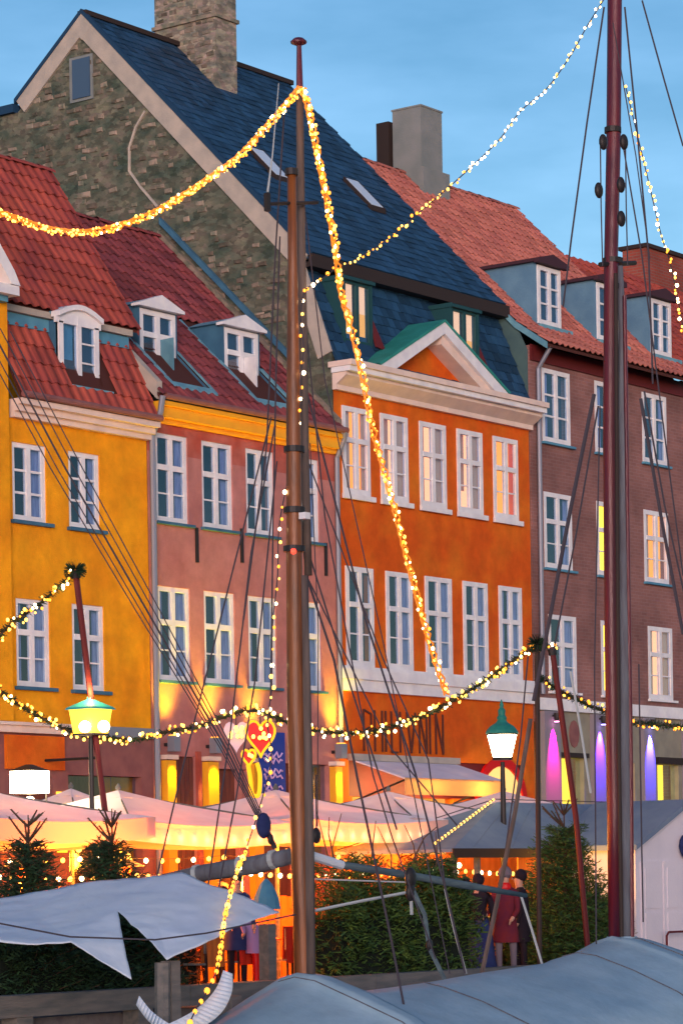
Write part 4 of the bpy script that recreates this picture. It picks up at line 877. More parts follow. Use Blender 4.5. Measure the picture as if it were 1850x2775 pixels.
fairy('orange fairy lights curling round the brown mast and down to the boat', [(905, 730, 36.6), (860, 765, 36.3), (825, 790, 35.9), (815, 860, 35.8), (822, 940, 35.8), (815, 1030, 35.8), (812, 1110, 35.8), (790, 1250, 35.8), (757, 1420, 35.8), (752, 1560, 35.8), (738, 1700, 35.8), (736, 1860, 35.8), (725, 1960, 35.7), (735, 2060, 35.7), (700, 2200, 35.6), (668, 2300, 35.4), (655, 2360, 35.2)], .15, .03, ['bulb', 'bulb', 'bulb_o', 'bulb_w'], .020)
fairy('string of large warm bulbs hanging down over the torn white strap to the water', [(666, 2310, 35.2), (640, 2370, 34.1), (615, 2460, 33), (602, 2540, 32), (590, 2620, 31.2), (565, 2680, 30.9), (535, 2730, 30.7), (505, 2790, 30.5)], .16, .008, ['bulb', 'bulb_o', 'bulb_o'], .026)
fairy('white fairy lights falling at the right of the red mast', [(1695, 235, 41.5), (1718, 330, 41.6), (1742, 430, 41.8), (1768, 540, 42), (1792, 640, 42.2), (1812, 700, 42.4), (1826, 760, 42.6), (1838, 820, 42.8), (1852, 900, 43)], .08, .035, ['bulb_w', 'bulb', 'bulb', 'bulb_o'], .020)
def hang_row(label, X0, X1, y, z, n):
    t = thing('festoon_lights', label, 'fairy lights', (X0, y, z), 'bulb rows under the parasols')
    path = [Vector((X0 + (X1 - X0) * i / 60, y, z - .05 * abs(math.sin(i * math.pi / 12)))) for i in range(61)]
    part(t, 'cable', MB().tube(path, .006, 4), M['rope'])
    for p in along(path, (X1 - X0) / n): inst(t, 'bulb', bulb_mesh('bulb_w' if rnd.random() < .35 else 'bulb', .036), p + Vector((0, 0, -.03)))
hang_row('lowest row of orange bulbs, added for the glow among the cafe tables', -16.5, -2, -6.3, 1.78, 60)  # extra row added to strengthen the market glow
hang_row('second row of small bulbs deeper under the parasols', -16, -1, -5.2, 2.05, 40)

# ------------------------------------------------------------------ fir garlands with lights
def garland(label, pts, thick=.085, dens=420, bstep=.036, kinds=('bulb', 'bulb', 'bulb_w', 'bulb_o')):
    pts = [atD(*p) for p in pts]; path = catmull(pts, 8); o = path[0]
    t = thing('fir_garland', label, 'garland', tuple(o), 'lit fir garlands along the quay')
    part(t, 'cable', MB().tube(path, .018, 5), M['bark'])
    F = MB()
    for p in along(path, 1 / dens):
        d = Vector((rnd.gauss(0, 1), rnd.gauss(0, 1), rnd.gauss(0, 1))).normalized(); L = rnd.uniform(.6, 1.3) * thick; sd = d.orthogonal().normalized() * .012
        e = p + d * L; F.quad(p - sd, p + sd, e + sd * .5, e - sd * .5)
    part(t, 'fir_sprigs', F, M['needle_d'], kind='stuff')
    for i, p in enumerate(along(path, bstep)[:295]):
        a = rnd.uniform(0, 6.3); c = p + (RT * math.cos(a) + UP * math.sin(a)) * thick * rnd.uniform(.5, 1.05) - DIR * rnd.uniform(0, .06)
        inst(t, 'bulb', bulb_mesh(rnd.choice(kinds), round(.021 * rnd.choice((.8, 1, 1.25)), 4)), c)
    return t
garland('lit fir garland rising to the pole top at the left edge', [(-40, 1770, 42), (20, 1700, 42), (90, 1650, 42), (150, 1600, 42), (200, 1555, 42)])
garland('long lit fir garland sagging across the yellow and pink houses', [(-20, 1862, 43), (60, 1915, 43), (150, 1965, 43), (250, 1998, 43), (360, 2005, 43), (450, 1985, 43), (540, 1968, 43), (620, 1938, 43), (690, 1925, 43), (770, 1955, 43.2), (830, 1975, 43.3)])
garland('lit fir garland climbing over the shop lettering to the pole head', [(830, 1975, 43.3), (900, 1985, 43.5), (990, 1985, 43.7), (1080, 1965, 43.9), (1170, 1930, 44), (1260, 1880, 44.2), (1350, 1820, 44.4), (1430, 1765, 44.5), (1500, 1748, 44.6)])
garland('short lit fir garland in front of the magenta and blue columns', [(1460, 1835, 44.5), (1510, 1868, 44.6), (1570, 1900, 44.8), (1640, 1930, 45), (1720, 1958, 45.2), (1790, 1965, 45.4), (1880, 1975, 45.6)], bstep=.08, kinds=('bulb', 'bulb_o', 'bulb_o'))
# leaning poles that carry the garlands
def pole(label, pts, r, m, top=None):
    P = [atD(*p) for p in pts]; t = thing('leaning_pole', label, 'pole', (P[-1].x, P[-1].y, 0))
    part(t, 'shaft', MB().tube(P, r, 8), M[m]); part(t, 'band', MB().tube([P[0] + (P[1] - P[0]).normalized() * .02, P[0] + (P[1] - P[0]).normalized() * .12], r * 1.5, 8), M['iron'])
    if top:
        F = MB()
        for _ in range(260):
            d = Vector((rnd.gauss(0, 1), rnd.gauss(0, 1), rnd.gauss(0, 1))).normalized(); sd = d.orthogonal().normalized() * .012; p = P[0] + d * .04
            F.quad(p - sd, p + sd, p + d * .13 + sd * .4, p + d * .13 - sd * .4)
        part(t, 'fir_tuft', F, M['needle_d'], kind='stuff')
pole('thin dark red pole leaning right in front of the yellow house', [(204, 1545, 42), (262, 2020, 42), (302, 2340, 42), (330, 2690, 42)], .045, 'darkred', 1)
pole('dark red pole leaning in front of the magenta column', [(1495, 1755, 44.5), (1530, 2000, 44.5), (1560, 2215, 44.5), (1595, 2600, 44.5)], .045, 'darkred')
pole('dark upright pole at the right corner of the orange house', [(1455, 1745, 44.5), (1456, 2000, 44.5), (1458, 2250, 44.5), (1462, 2640, 44.5)], .04, 'dark', 1)

# ------------------------------------------------------------------ hearts and blue sign
def heart_pts(c, s, n=26):
    o = []
    for i in range(n):
        t = 2 * math.pi * i / n; hx = 16 * math.sin(t) ** 3; hz = 13 * math.cos(t) - 5 * math.cos(2 * t) - 2 * math.cos(3 * t) - math.cos(4 * t)
        o.append(c + RT * (hx * s) + UP * (hz * s * 1.4))
    return o
def heart(px, py, s, m, label, rim=True, bulbs=6):
    c = atD(px, py, 42.6); t = thing('heart_ornament', label, 'heart ornament', tuple(c), 'hearts hung on the garland'); hp_ = heart_pts(c, s)
    part(t, 'heart', MB().prism(hp_, DIR * .06), M[m])
    if rim: part(t, 'lit_rim', MB().tube(heart_pts(c - DIR * .02, s * 1.12, 30) + [heart_pts(c - DIR * .02, s * 1.12, 30)[0]], .020, 6, False), M['gold'])
    part(t, 'hanger', MB().tube([c + UP * s * 6, c + UP * s * 24], .008, 4), M['rope'])
    for _ in range(bulbs): inst(t, 'bulb', bulb_mesh('bulb', .030), c - DIR * .12 + RT * rnd.uniform(-9, 9) * s + UP * rnd.uniform(-4, 9) * s)
heart(706, 1995, .0118, 'heart', 'large red heart with a lit yellow rim hanging on the garland')
heart(640, 1992, .0115, 'heartw', 'pale lilac heart with white bulbs left of the red one', rim=False, bulbs=10)
heart(674, 2052, .0055, 'heart', 'small red heart hanging below the two large ones', bulbs=2)
L_ = atD(676, 2070, 42.7); yt = thing('light_tube', 'lit yellow loop hanging below the hearts', 'light tube', tuple(L_))
part(yt, 'tube', MB().tube(catmull([atD(672, 2072, 42.7), atD(678, 2110, 42.7), atD(682, 2150, 42.7), atD(692, 2158, 42.7), atD(702, 2150, 42.7), atD(704, 2100, 42.7), atD(696, 2068, 42.7)], 5), .035, 6), M['gold'])
bs = thing('shop_sign', 'blue upright sign with pale pink handwritten lines beside the hearts', 'sign', (-2.56, -.4, 3.3))
part(bs, 'board', MB().box(-2.94, -2.18, -.36, -.32, 3.0, 4.45), M['bluesign'])
for k, z in enumerate((4.02, 3.72, 3.42)):
    for j in range(2):
        pts = [(-2.84 + .055 * i, -.372, z - j * .1 + .045 * math.sin(i * 2.1 + k + j) + .02 * math.sin(i * 4.7)) for i in range(11)]
        part(bs, 'lettering', MB().tube(pts, .021, 4), M['signpink'])

# ================================================================== CONIFERS
def fir(px, d, H, Rr, label, dens=1.0, mt='needle', bare=.15, base=0.0):
    p = atD(px, 2400, d); x, y = p.x, p.y; rr = random.Random(int(px))
    t = thing('fir_tree', label, 'fir tree', (x, y, base), 'fir trees along the quay')
    part(t, 'trunk', MB().tube([(x, y, base), (x, y, base + H * .5), (x + .01, y, base + H)], [.05, .03, .008], 6), M['bark'])
    B = MB(); F = MB(); z = .12
    while z < H - .05:
        f = 1 - z / H; top = z > H * (1 - bare); nb = 5 if top else int(9 * dens); L = (Rr * f ** .7 + (.16 if top else 0)) 
        for k in range(nb):
            a = rr.uniform(0, 6.28); el = (.72 if top else .25) + rr.uniform(-.15, .15); LL = L * rr.uniform(.75, 1.15)
            d0 = Vector((math.cos(a) * math.cos(el), math.sin(a) * math.cos(el), math.sin(el))); s = Vector((x, y, base + z)); e = s + d0 * LL + Vector((0, 0, .12 * LL))
            B.tube([s, s.lerp(e, .5) - Vector((0, 0, .03 * LL)), e], ([.018, .014, .010] if top else [.010, .007, .004]), 4, False)
            n = int(LL * (60 if top else 95))
            for i in range(n):
                tt = rr.uniform(.12, 1); q = s.lerp(e, tt); w_ = 0 if top else LL * .28 * (1 - tt * .6)
                q = q + Vector((rr.gauss(0, w_), rr.gauss(0, w_), rr.gauss(0, w_ * .45)))
                dd = (d0 * .6 + Vector((rr.gauss(0, .6), rr.gauss(0, .6), rr.gauss(0, .4)))).normalized(); sd = dd.orthogonal().normalized() * (.006 if top else .012)
                ln = .05 if top else .085; F.quad(q - sd, q + sd, q + dd * ln + sd * .3, q + dd * ln - sd * .3)
        z += .20 if top else .085
    part(t, 'branches', B, M['bark'], kind='stuff'); part(t, 'crown', F, M[mt], kind='stuff')
fir(1530, 46.5, 2.78, 1.0, 'tall fir tree with a bare forked tip beside the red mast', 1.2)
fir(1440, 46.6, 1.35, .5, 'low bushy fir left of the tall one by the red mast', 1.2)
fir(1620, 46.8, 1.5, .55, 'low bushy fir right of the tall one by the red mast', 1.2)
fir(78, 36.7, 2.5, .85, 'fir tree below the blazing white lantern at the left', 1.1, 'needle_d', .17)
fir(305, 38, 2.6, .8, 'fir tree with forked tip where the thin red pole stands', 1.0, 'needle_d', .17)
def hedge(label, a, b, z1, n, mt):
    A = atD(*a); Bq = atD(*b); t = thing('fir_hedge', label, 'hedge', (A.x, A.y, 0), 'rows of cut fir along the quay')
    dv = Bq - A; dv.z = 0; L = dv.length; u = dv / L; nn = Vector((-u.y, u.x, 0)); C_ = MB()
    A0 = Vector((A.x, A.y, 0)); c0 = A0 + u * .15 - nn * .22; c1 = A0 + u * (L - .15) - nn * .22
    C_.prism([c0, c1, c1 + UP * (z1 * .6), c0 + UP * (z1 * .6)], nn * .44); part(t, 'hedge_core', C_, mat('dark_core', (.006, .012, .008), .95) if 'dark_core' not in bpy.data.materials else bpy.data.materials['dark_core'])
    F = MB()
    for _ in range(n):
        s = rnd.random(); hz = rnd.random(); w_ = rnd.uniform(-1, 1); topz = z1 * (.74 + .34 * abs(math.cos(s * L * 2.6 + 1.1 * math.sin(s * L * 1.3))) ** 1.6 + .12 * noise.noise(Vector((s * L * 5, 3, 0))))
        q = A0 + u * (s * L) + nn * (w_ * .42 * (1 - .25 * hz)) + UP * (hz ** .8 * topz); q += nn * .30 * noise.noise(q * 2.5) + u * .15 * noise.noise(q * 4)
        d_ = Vector((rnd.gauss(0, 1), rnd.gauss(0, 1), rnd.gauss(.5, .8))).normalized(); sd = d_.orthogonal().normalized() * .015; l_ = rnd.uniform(.05, .17)
        F.quad(q - sd, q + sd, q + d_ * l_ + sd * .3, q + d_ * l_ - sd * .3)
    part(t, 'foliage', F, M[mt], kind='stuff')
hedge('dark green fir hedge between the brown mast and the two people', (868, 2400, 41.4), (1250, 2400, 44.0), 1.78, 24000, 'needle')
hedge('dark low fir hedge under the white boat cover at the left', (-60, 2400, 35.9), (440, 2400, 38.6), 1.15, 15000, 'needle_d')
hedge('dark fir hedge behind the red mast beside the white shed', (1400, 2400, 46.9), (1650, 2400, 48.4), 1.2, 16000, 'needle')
tw = thing('bare_shrub', 'bare dark twigs sticking up above the fir hedge right of the mast', 'shrub', tuple(atD(1000, 2640, 43)))
for k, (a, b, c) in enumerate((((905, 2400), (900, 2300), (925, 2205)), ((905, 2330), (890, 2260), (892, 2215)), ((1060, 2420), (1060, 2320), (1022, 2240)), ((1000, 2400), (1010, 2290), (1018, 2225)), ((1140, 2420), (1120, 2290), (1095, 2236)), ((1120, 2330), (1150, 2270), (1185, 2240)), ((1160, 2420), (1185, 2330), (1180, 2255)), ((890, 2330), (880, 2290), (858, 2200)))):
    part(tw, 'twig', MB().tube([atD(*a, 43), atD(*b, 43), atD(*c, 43)], [.016, .011, .006], 5), M['bark'])

# ================================================================== MARKET STALLS
hs = thing('market_stall', 'wooden market stall with grey felt roof and orange lit boards', 'stall', tuple(atY(1500, 2600, -7.9).xy) + (0,))
e0, e1 = atY(1225, 2308, -8.2), atY(1700, 2285, -8.2); r0, r1 = atY(1345, 2176, -7.0), atY(1880, 2150, -7.0); X0, X1 = e0.x, r1.x + .3
ze, zr = 2.09, 2.90; hx0, hx1 = r0.x, r1.x
RF = MB(); RF.prism([(X0, -8.2, ze), (X1, -8.2, ze), (X1, -7.0, zr), (hx0, -7.0, zr)], (0, .0, -.05)); part(hs, 'roof', RF, M['felt'])
RB = MB().prism([(X0, -8.2, ze), (hx0, -7.0, zr), (X0, -5.9, ze)], (0, 0, -.05)); part(hs, 'roof_end', RB, M['felt'])
for i in range(9):
    f = (i + .5) / 9; part(hs, 'felt_seam', MB().tube([(X0 + (X1 - X0) * f, -8.2, ze + .005), (hx0 + (X1 - hx0) * f, -7.0, zr + .005)], .008, 4), M['felt'])
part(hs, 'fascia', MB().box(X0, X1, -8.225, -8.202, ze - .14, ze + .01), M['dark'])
n_b = 24; bx0, bx1 = atY(1400, 2300, -7.9).x, X1 - .2
for i in range(n_b):
    w_ = (bx1 - bx0) / n_b; part(hs, 'board', MB().box(bx0 + i * w_ + .005, bx0 + (i + 1) * w_ - .005, -7.92 + .008 * (i % 2), -7.89, 0, ze - .03), M['stall_o'])
part(hs, 'back_wall', MB().box(X0 + .3, X1 - .2, -6.3, -6.25, 0, ze - .05), M['stall_o'])
part(hs, 'counter', MB().box(X0 + .5, bx0, -8.0, -7.5, .9, 1.0), M['timber'])
for x in (X0 + .35, X0 + 1.0): part(hs, 'post', MB().box(x, x + .08, -8.0, -7.92, 0, ze - .05), M['timber'])
part(hs, 'bulb', MB().ball((X0 + 1.05, -7.6, ze - .25), .045, 8, 6), M['bulb_w']); part(hs, 'bulb', MB().ball((X0 + .65, -7.4, ze - .3), .045, 8, 6), M['bulb_w'])
lamp(hs, (X0 + 1.2, -7.3, ze - .4), 110, (1, .42, .06), .2); lamp(hs, (bx0 + .8, -8.6, 1.9), 16, (1, .4, .05), .1)
q0, q1 = atY(1325, 2180, -7.0), 0
fl_ = thing('festoon_lights', 'row of small bulbs along the sloping edge of the grey stall roof', 'fairy lights', (X0, -7, ze), 'bulb rows under the parasols')
pth = [Vector((X0, -5.95, ze + .03)), Vector((hx0 - .02, -6.97, zr + .05)), Vector((X1, -6.97, zr + .05))]
part(fl_, 'cable', MB().tube(pth, .01, 4), M['rope'])
pth = [Vector((X0 - .02, -7.9, ze + .1)), Vector((hx0 - .02, -6.97, zr + .05))]
part(fl_, 'cable', MB().tube(pth, .01, 4), M['rope'])
for p in along(pth, .17): inst(fl_, 'bulb', bulb_mesh('bulb', .022), p)

ws = thing('white_shed', 'white boarded shed with panelled doors at the right edge', 'shed', tuple(atY(1790, 2600, -9.2).xy) + (0,))
sx0 = atY(1722, 2400, -9.2).x; sx1 = sx0 + 3.2; zl = atY(1722, 2290, -9.2).z; kz = .42
part(ws, 'wall', MB().prism([(sx0, -9.2, 0), (sx1, -9.2, 0), (sx1, -9.2, zl), ((sx0 + sx1) / 2, -9.2, zl + kz * 1.6), (sx0, -9.2, zl)], (0, .05, 0)), M['shedwhite'])
part(ws, 'side_wall', MB().box(sx0, sx0 + .05, -9.148, -7.4, 0, zl), M['shedwhite'])
part(ws, 'roof', MB().prism([(sx0 - .22, -9.36, zl - .09), ((sx0 + sx1) / 2, -9.36, zl + kz * 1.6 + .02), ((sx0 + sx1) / 2, -9.36, zl + kz * 1.6 + .10), (sx0 - .22, -9.36, zl)], (0, 1.9, 0)), M['felt'])
part(ws, 'roof', MB().prism([(sx1 + .22, -9.36, zl - .09), ((sx0 + sx1) / 2, -9.36, zl + kz * 1.6 + .02), ((sx0 + sx1) / 2, -9.36, zl + kz * 1.6 + .10), (sx1 + .22, -9.36, zl)], (0, 1.9, 0)), M['felt'])
for i, (a, b) in enumerate(((.14, .80), (.86, 1.52))):
    dr = part(ws, 'door', MB().box(sx0 + a, sx0 + b, -9.235, -9.202, .25, 1.86), M['shedwhite'])
    for z0, z1 in ((.35, 1.0), (1.08, 1.76)): part(dr, 'door_panel', MB().box(sx0 + a + .09, sx0 + b - .09, -9.25, -9.236, z0, z1), M['shedwhite'])
part(ws, 'wreath', MB().tube([(sx0 + 1.56 + .17 * math.cos(t / 12 * 6.283), -9.28, 2.12 + .17 * math.sin(t / 12 * 6.283)) for t in range(13)], .05, 6), M['navy'])
part(ws, 'handrail', MB().tube([(sx0 + .55, -9.45, .0), (sx0 + .55, -9.45, .62), (sx0 + .62, -9.45, .68), (sx1, -9.45, .68)], .02, 6), M['darkred'])

hedge('added hedge with orange heater glow in its leaf colour under the parasols', (-80, 2400, 39.5), (520, 2400, 42.5), 1.45, 14000, 'glowleaf')  # both hedges added; their leaf colour stands for the heater glow
hedge('added hedge with red heater glow in its leaf colour right of the brown mast', (845, 2400, 44.6), (1180, 2400, 47), 1.85, 9000, 'glowleaf')
# boards, chairs and blankets in the warm light below the parasols
sc_ = thing('board_screen', 'orange lit board screen of the cafe below the parasols', 'screen', (-16, -6.6, 0))
for i in range(60):
    x = -17.5 + i * .18; part(sc_, 'board', MB().box(x + .006, x + .174, -4.02 + .008 * (i % 2), -3.98, 0, 1.35 + .04 * math.sin(i)), M['stall_o'])
def chair(x, y, a, red, label):
    t = thing('cafe_chair', label, 'chair', (x, y, 0), 'cafe chairs under the parasols'); c, s = math.cos(a), math.sin(a)
    P = lambda u, v, z: (x + u * c - v * s, y + u * s + v * c, z)
    def bx(u0, u1, v0, v1, z0, z1): 
        vs = [P(u0, v0, z0), P(u1, v0, z0), P(u1, v1, z0), P(u0, v1, z0), P(u0, v0, z1), P(u1, v0, z1), P(u1, v1, z1), P(u0, v1, z1)]
        return MB().add(vs, [(0, 3, 2, 1), (4, 5, 6, 7), (0, 1, 5, 4), (1, 2, 6, 5), (2, 3, 7, 6), (3, 0, 4, 7)])
    part(t, 'seat', bx(-.22, .22, -.22, .22, .43, .46), M['timber']); part(t, 'backrest', bx(-.22, .22, .20, .23, .6, .92), M['timber'])
    for u in (-.2, .17):
        part(t, 'leg', bx(u, u + .03, -.21, -.18, 0, .43), M['iron']); part(t, 'leg', bx(u, u + .03, .20, .23, 0, .6), M['iron'])
    b_ = thing('blanket', 'red blanket draped over the ' + label, 'blanket', P(0, .21, .92), 'red blankets on the cafe chairs')
    V = MB(); n = 6
    for k in range(n):
        u0, u1 = -.24 + .48 * k / n, -.24 + .48 * (k + 1) / n; w0, w1 = .015 * (k % 2), .015 * ((k + 1) % 2)
        V.quad(P(u0, .16 - w0, .45), P(u1, .16 - w1, .45), P(u1, .18, .95), P(u0, .18, .95)); V.quad(P(u0, .18, .95), P(u1, .18, .95), P(u1, .25, .95), P(u0, .25, .95)); V.quad(P(u0, .25, .95), P(u1, .25, .95), P(u1, .28 + w1, .40), P(u0, .28 + w0, .40))
    part(b_, 'cloth', V, M['redcloth'] if red else M['stall_o'])
spots = [(-16.3, 'chair furthest left under the parasols'), (-15.4, 'second chair from the left edge'), (-14.2, 'chair just left of the thin red pole'), (-13.1, 'chair just right of the thin red pole'), (-12.0, 'chair left of the grey boom end'), (-11.0, 'chair behind the grey boom'), (-10.1, 'chair just left of the brown mast'), (-8.9, 'chair just right of the brown mast'), (-7.6, 'chair behind the fir hedge'), (-6.4, 'chair near the grey stall')]
for i, (x, l) in enumerate(spots): chair(x, -7.0 - .25 * (i % 2), .3 * math.sin(i * 2.3) + 3.1, i % 4 != 3, l)
for i, x in enumerate((-14.8, -12.6, -10.4, -8.2)):
    t = thing('cafe_table', ['small round table furthest left under the parasols', 'small round table in front of the thin red pole', 'small round table left of the brown mast', 'small round table right of the brown mast'][i], 'table', (x, -6.2, 0), 'cafe tables')
    part(t, 'tabletop', MB().lathe((x, -6.2, .72), [(.35, 0), (.35, .03)], 14), M['stall_o']); part(t, 'leg', MB().tube([(x, -6.2, 0), (x, -6.2, .72)], .03), M['iron'])
    c = thing('candle_lantern', ['red glass candle light on the leftmost table', 'red glass candle light on the table by the red pole', 'red glass candle light left of the mast', 'red glass candle light right of the mast'][i], 'candle light', (x, -6.2, .75), 'candle lights on the tables')
    part(c, 'glass', MB().lathe((x, -6.2, .752), [(.05, 0), (.065, .14)], 8), emat('red_candle', (1, .12, .01), 2.2) if 'red_candle' not in bpy.data.materials else bpy.data.materials['red_candle'])
for i, x in enumerate((-15.2, -12.9, -10.2, -7.4)):     # glowing patio heaters
    t = thing('patio_heater', ['glowing red patio heater at the far left', 'glowing red patio heater by the thin red pole', 'glowing red patio heater beside the brown mast', 'glowing red patio heater behind the fir hedge'][i], 'heater', (x, -5.7, 0), 'patio heaters under the parasols')
    part(t, 'post', MB().tube([(x, -5.7, 0), (x, -5.7, 1.72)], .03), M['pipe']); part(t, 'heating_element', MB().lathe((x, -5.7, 1.72), [(.07, 0), (.07, .16)], 8), emat('heater_glow', (1, .10, .005), 4) if 'heater_glow' not in bpy.data.materials else bpy.data.materials['heater_glow'])
    part(t, 'hood', MB().lathe((x, -5.7, 1.885), [(.28, 0), (.05, .1)], 10), M['pipe']); lamp(t, (x, -6.0, 1.6), 230, (1, .16, .01), .12)

# ================================================================== PEOPLE
def person(x, y, face, label, jacket, trousers, hat=None, lean=0.0, armf=.0, h=1.74, scarf=None, skirt=False, z0=0.0):
    t = thing('person', label, 'person', (x, y, z0)); k = h / 1.74; cf, sf = math.cos(face), math.sin(face)
    def P(u, v, z):      # u to the person's right, v forward
        v2 = v + lean * max(0, z - .95); return Vector((x + (u * sf + v2 * cf) * k, y + (-u * cf + v2 * sf) * k, z0 + z * k - abs(lean) * .12 * max(0, z - .95)))
    J = [(0, 0, .97, .135), (0, .0, 1.12, .13), (0, 0, 1.30, .15), (0, .0, 1.43, .10), (0, .01, 1.50, .052), (0, .02, 1.585, .082), (0, .025, 1.66, .085)]
    E_ = [(0, 1, 'j'), (1, 2, 'j'), (2, 3, 'j'), (3, 4, 's'), (4, 5, 's'), (5, 6, 's')]
    for s in (-1, 1):
        b = len(J); J += [(s * .10, 0, .90, .095), (s * .11, .03 * s, .50, .062), (s * .11, .02 * s - .02, .10, .046), (s * .12, .02 * s + .12, .045, .038)]
        E_ += [(0, b, 't'), (b, b + 1, 't'), (b + 1, b + 2, 't'), (b + 2, b + 3, 'b')]
        b = len(J); f = armf if s == 1 else armf * .6
        J += [(s * .175, 0, 1.40, .062), (s * .225, .02 + f * .25, 1.13, .048), (s * .20, .08 + f * .9, .92 + f * .45, .036), (s * .19, .11 + f * 1.15, .85 + f * .55, .026)]
        E_ += [(3, b, 'j'), (b, b + 1, 'j'), (b + 1, b + 2, 'j'), (b + 2, b + 3, 's')]
    me = bpy.data.meshes.new('tmp'); me.from_pydata([P(*j[:3]) - Vector((x, y, z0)) for j in J], [(a, b) for a, b, _ in E_], []); ob = bpy.data.objects.new('tmp', me); COL.objects.link(ob)
    m = ob.modifiers.new('s', 'SKIN'); 
    for i, v in enumerate(me.skin_vertices[0].data): v.radius = (J[i][3] * k, J[i][3] * k * (.8 if i < 4 else 1)); v.use_root = (i == 0)
    ob.modifiers.new('d', 'SUBSURF').levels = 1
    dg = bpy.context.evaluated_depsgraph_get(); nm = bpy.data.meshes.new_from_object(ob.evaluated_get(dg)); nm.name = 'body'; bpy.data.objects.remove(ob)
    mi = {'j': 0, 't': 1, 's': 2, 'b': 3}; nm.materials.clear()
    for q in (jacket, trousers, 'skin', 'black'): nm.materials.append(M[q])
    seg = [(P(*J[a][:3]) - Vector((x, y, z0)), P(*J[b][:3]) - Vector((x, y, z0)), c) for a, b, c in E_]
    for f in nm.polygons:
        c = f.center; best = min(seg, key=lambda s: ((c - s[0]) - (s[1] - s[0]) * max(0, min(1, (c - s[0]).dot(s[1] - s[0]) / (s[1] - s[0]).length_squared))).length); f.material_index = mi[best[2]]; f.use_smooth = True
    bo = bpy.data.objects.new('body', nm); COL.objects.link(bo); bo.parent = t; ORG[bo] = ORG[t]
    for s in (-1, 1):     # fingers
        f = armf if s == 1 else armf * .6; w0 = P(s * .19, .11 + f * 1.15, .85 + f * .55); hd = MB(); dv = (w0 - P(s * .20, .08 + f * .9, .92 + f * .45)).normalized(); sd = P(0, 1, 0) - P(0, 0, 0); sd = (sd - dv * sd.dot(dv)).normalized()
        for q, l in ((-.024, .055), (-.008, .068), (.008, .07), (.024, .06)): hd.tube([w0 + sd * q, w0 + sd * q + dv * l * .6, w0 + sd * q * .8 + dv * l - UP * .006], [.009, .008, .006], 5)
        hd.tube([w0 + sd * .02, w0 + sd * .05 + dv * .02, w0 + sd * .055 + dv * .045], [.010, .009, .007], 5); part(t, 'hand', hd, M['skin'])
    hc = P(0, .025, 1.66)
    hb_ = MB().ball(P(0, .0, 1.675), .105 * k, 10, 7); 
    if hat: part(t, 'hat', MB().ball(P(0, .0, 1.70), .112 * k, 10, 7), M[hat], smooth=True); part(t, 'hat_brim', MB().lathe(P(0, .01, 1.665), [(.118 * k, 0), (.12 * k, .045)], 12), M[hat])
    else: part(t, 'hair', MB().ball(P(0, -.018, 1.68), .105 * k, 10, 7), M['black'], smooth=True)
    fc_ = MB()
    for s in (-1, 1): fc_.ball(P(s * .032, .105, 1.645), .010, 6, 4)
    part(t, 'eyes', fc_, M['black']); part(t, 'nose', MB().tube([P(0, .10, 1.65), P(0, .125, 1.615)], [.008, .014], 5), M['skin']); part(t, 'mouth', MB().tube([P(-.025, .103, 1.588), P(.025, .103, 1.588)], .005, 4), M['darkred'])
    if scarf: part(t, 'scarf', MB().lathe(P(0, .01, 1.43), [(.085, 0), (.11, .03), (.10, .09), (.07, .12)], 10), M[scarf])
    co = MB(); rings = [(.0, 1.44, .10, .085), (.0, 1.38, .185, .125), (.0, 1.2, .185, .14), (.0, 1.0, .165, .135), (.0, .80, .20, .16), (0, .62, .215, .17)] if not skirt else [(0, 1.02, .14, .12), (0, .8, .21, .17), (0, .4, .26, .22), (0, .18, .30, .26)]
    n = 14; b = 0
    for _, z, rx, ry in rings: co.v += [tuple(P(rx * math.cos(6.283 * i / n), ry * math.sin(6.283 * i / n), z)) for i in range(n)]
    for j in range(len(rings) - 1): co.f += [(j * n + i, j * n + (i + 1) % n, (j + 1) * n + (i + 1) % n, (j + 1) * n + i) for i in range(n)]
    co.mi = [0] * len(co.f); part(t, 'skirt' if skirt else 'coat', co, M[trousers] if skirt else M[jacket], smooth=True)
    return t
p1 = atD(1368, 2400, 45.3); person(p1.x, p1.y, 3.4, 'person in grey cap and red scarf carrying something at the front of the stall', 'maroon', 'greycloth', 'greycloth', armf=.3, scarf='heart')
p2 = atD(1408, 2400, 45.9); person(p2.x, p2.y, 2.3, 'person in a bulky black coat right behind the one in the grey cap', 'black', 'black', h=1.72)
p3 = atD(1296, 2400, 45); person(p3.x, p3.y, .6, 'person with dark hair and long navy skirt left of the stall', 'black', 'navy', skirt=True, h=1.66, armf=.2)
p4 = atD(1262, 2400, 45.6); person(p4.x, p4.y, -.4, 'person in dark coat half hidden by the fir hedge', 'black', 'greycloth', h=1.6, armf=.15)
p5 = atD(690, 2400, 43); person(p5.x, p5.y, 2.0, 'person in a lilac coat bending forward left of the brown mast', 'lilac', 'heart', lean=.75, h=1.6, armf=.1)
for i, (px, d, c) in enumerate(((540, 44.5, 'maroon'), (610, 46, 'black'), (640, 43, 'navy'), (1190, 48.5, 'maroon'), (150, 43, 'black'))):
    p = atD(px, 2400, d); person(p.x, p.y, 1.5 + i * 1.3, ['person in maroon coat under the parasols left of the hearts', 'person in black coat under the parasols behind the grey boom', 'person in navy coat under the parasols just left of the brown mast', 'person in maroon coat under the parasol by the grey stall', 'person in black coat under the parasol at the far left'][i], c, 'black', armf=.2)

